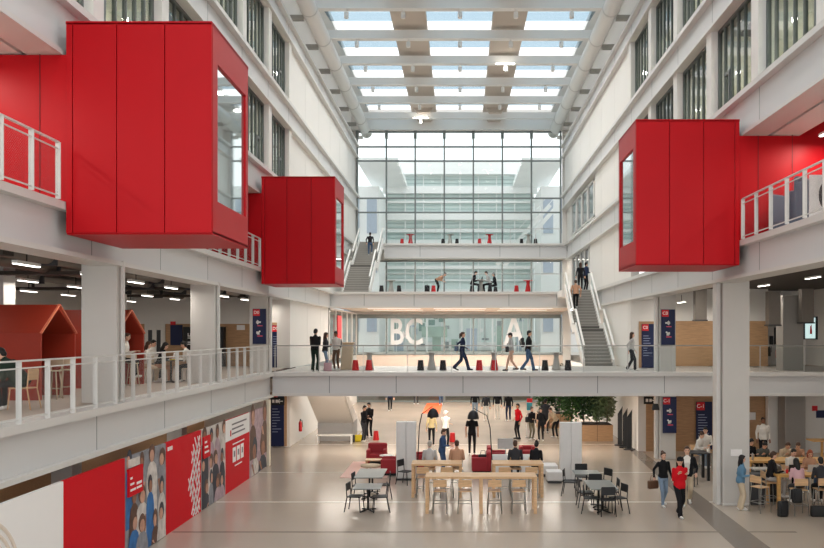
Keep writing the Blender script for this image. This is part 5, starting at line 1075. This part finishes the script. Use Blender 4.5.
# lower bridge
G('person in black leaning at the bridge railing with back turned', 315, 34.5, 165, 'phone', F1, h=1.84, top=CB, legs=CGR, hm=HK, loose=1.12, flare=1.2, fine=.014)
G('person in grey sweater and jeans in the trio on the bridge', 325, 35.3, 100, 'chat', F1, h=1.68, top=CC, legs=CJL, hm=HB, hair='long', fem=True, loose=1.1); G('person in white vest top with backpack in the trio on the bridge', 336.5, 35.8, -25, 'phone', F1, h=1.74, top=CW, legs=SHBR, hm=HK, skin=2)
G('walker in denim from top to toe on the lower bridge', 462, 35.4, 88, 'walk', F1, h=1.72, top=CNV, legs=CNV, hair='tail', hm=HB, fem=True, flare=1.3, shoes=SHB); handbag('grey blue bag of the denim walker', px(456.5, 35.1), 35.08, F1 + .86, 80, cloth('bag', (92, 110, 134)), .36, .26)
G('walker with bare shins and grey top on the lower bridge', 511.5, 35.2, -85, 'walk2', F1, h=1.68, top=CLG, legs=SKINS[0], hair='cap', hm=HK, shoes=SHB, fem=True); handbag('dark bag of the walker with bare shins', px(507, 35), 34.85, F1 + .82, 80, BLACKP, .3, .24)
G('walker in black jacket with backpack looking at a phone on the bridge', 528, 35.1, 86, 'walk2', F1, h=1.78, top=CB, legs=CJ, hm=HK, loose=1.1, flare=1.15, shoes=SHBR); backpack('black backpack worn by the phone user on the bridge', px(528, 35.1) - .24, 35.1, F1 + 1.02, -90, BLACKP, .95)
G('woman in grey top with long hair walking past the bridge stair', 631.5, 35.6, 70, 'stroll', F1, h=1.70, top=CLG, legs=CC, hair='long', hm=HB, fem=True, flare=1.15)
backpack('dark backpack worn by the person in white vest on the bridge', px(336.5, 35.8) + .08, 36.02, F1 + 1.0, 150, BLACKP, .85); handbag('pink bag on the bridge floor among the trio', px(328, 35), 34.95, F1, 10, CPK, .34, .36)
# stairs
G('climber in tan jacket and black trousers halfway up the stair', 576, 45.9, 180, 'climb', 6.62, h=1.78, top=CT, legs=CB, hair='short', hm=HB)
G('person in black with long dark hair reaching the stair top', 580.5, 48.4, 178, 'stroll', F2, h=1.7, top=CB, legs=CB, hair='long', hm=HB, fem=True); G('person in dark jacket at the stair head beside the rail', 585.5, 49.2, 120, 'chat', F2, h=1.78, top=CNV, legs=CB, hm=HK)
G('climber in black jacket and jeans on the upper stair', 370, 57.4, 180, 'climb', 10.88, h=1.66, top=CB, legs=CJ, hair='short', hm=HK)
# middle bridge
G('bending person in tan top over the red stool on the middle bridge', 438, 51.7, 75, 'stoop', F2, h=1.66, top=CT, legs=CB, hair='short', hm=HK, fem=True, lean=62)
ss = dict(seat=.46, table=.74)
G('seated person in black at the bridge table, facing the others', 472, 51.0, 85, 'type', F2, h=1.76, top=CB, legs=CC, hm=HK, **ss); G('seated person in pale grey at the bridge table', 490, 51.0, -85, 'type', F2, h=1.74, top=CLG, legs=CB, hm=HK, **ss); G('person in black behind the pale grey one at the bridge table', 495.5, 52.4, -95, 'sit', F2, h=1.72, top=CB, legs=CB, hm=HK, **ss)
laptop('dark laptop on the bridge table of the seated trio', px(480, 51.1), 51.0, F2 + .78, 80, BLACKP); backpack('black backpack on the middle bridge by the bending person', px(427, 51), 51.2, F2, 30, BLACKP, 1.1)
# gallery with booths
person('person in dark jacket slumped over the small gallery table', px(22, 17.2), 17.2, F1, -90, 'slump', h=1.88, top=CGR, legs=CB, hair='short', hm=HK, loose=1.4, seat=.46, table=.72, fine=.014)
person('long haired woman in pale top seated on the gallery', px(146, 27), 26.9, F1, 95, 'sit', h=1.68, top=CW, legs=CBE, hair='long', hm=HB, fem=True, seat=.46, table=.74)
person('man in white seated behind the long haired woman on the gallery', px(152, 28.6), 28.4, F1, 90, 'sit', h=1.76, top=CW, legs=CC, hm=HK, seat=.46, table=.74)
person('woman in black seated at the gallery table, facing the man in white', GT - .5, 26.95, F1, 90, 'type', h=1.68, top=CB, legs=CT, hair='long', hm=HK, fem=True, seat=.46, table=.74)
person('man in white seated at the gallery table beside the second column', GT + .55, 27.05, F1, -90, 'type', h=1.76, top=CW, legs=CC, hm=HK, seat=.46, table=.74)
G('person in white inside the second booth, half behind the column', 123, 25.2, 100, 'sit', F1, h=1.72, top=CW, legs=CB, hm=HB, seat=.72, table=1.0, foot=.25)
# ================================================================ LIGHT, SKY, CAMERA
w = bpy.data.worlds.new('sky'); SC.world = w; w.use_nodes = True; nt = w.node_tree; bg = nt.nodes['Background']
tc = nt.nodes.new('ShaderNodeTexCoord'); n = nt.nodes.new('ShaderNodeTexNoise'); n.inputs['Scale'].default_value = 2.2; n.inputs['Detail'].default_value = 5
cr = nt.nodes.new('ShaderNodeValToRGB'); cr.color_ramp.elements[0].color = (.94, .97, 1.0, 1); cr.color_ramp.elements[1].color = (1, 1, 1, 1); cr.color_ramp.elements[0].position = .35; cr.color_ramp.elements[1].position = .65
nt.links.new(tc.outputs['Generated'], n.inputs['Vector']); nt.links.new(n.outputs['Fac'], cr.inputs[0]); nt.links.new(cr.outputs[0], bg.inputs['Color']); bg.inputs['Strength'].default_value = 1.65
cam = bpy.data.cameras.new('camera'); co = bpy.data.objects.new('camera', cam); COL.objects.link(co); SC.camera = co
co.location = (0, 0, E); co.rotation_euler = (R(90), 0, 0); cam.sensor_width = 36; cam.lens = F / 824 * 36
cam.shift_x = -(VX - 412) / 824; cam.shift_y = (VY - 274) / 824; cam.clip_end = 500; cam.clip_start = .05
SC.view_settings.view_transform = 'Standard'; SC.view_settings.look = 'None'; SC.view_settings.exposure = 0.05; SC.view_settings.gamma = 1
SC.cycles.use_denoising = True; SC.cycles.max_bounces = 10; SC.cycles.diffuse_bounces = 7; SC.cycles.transparent_max_bounces = 24; SC.cycles.sample_clamp_indirect = 6
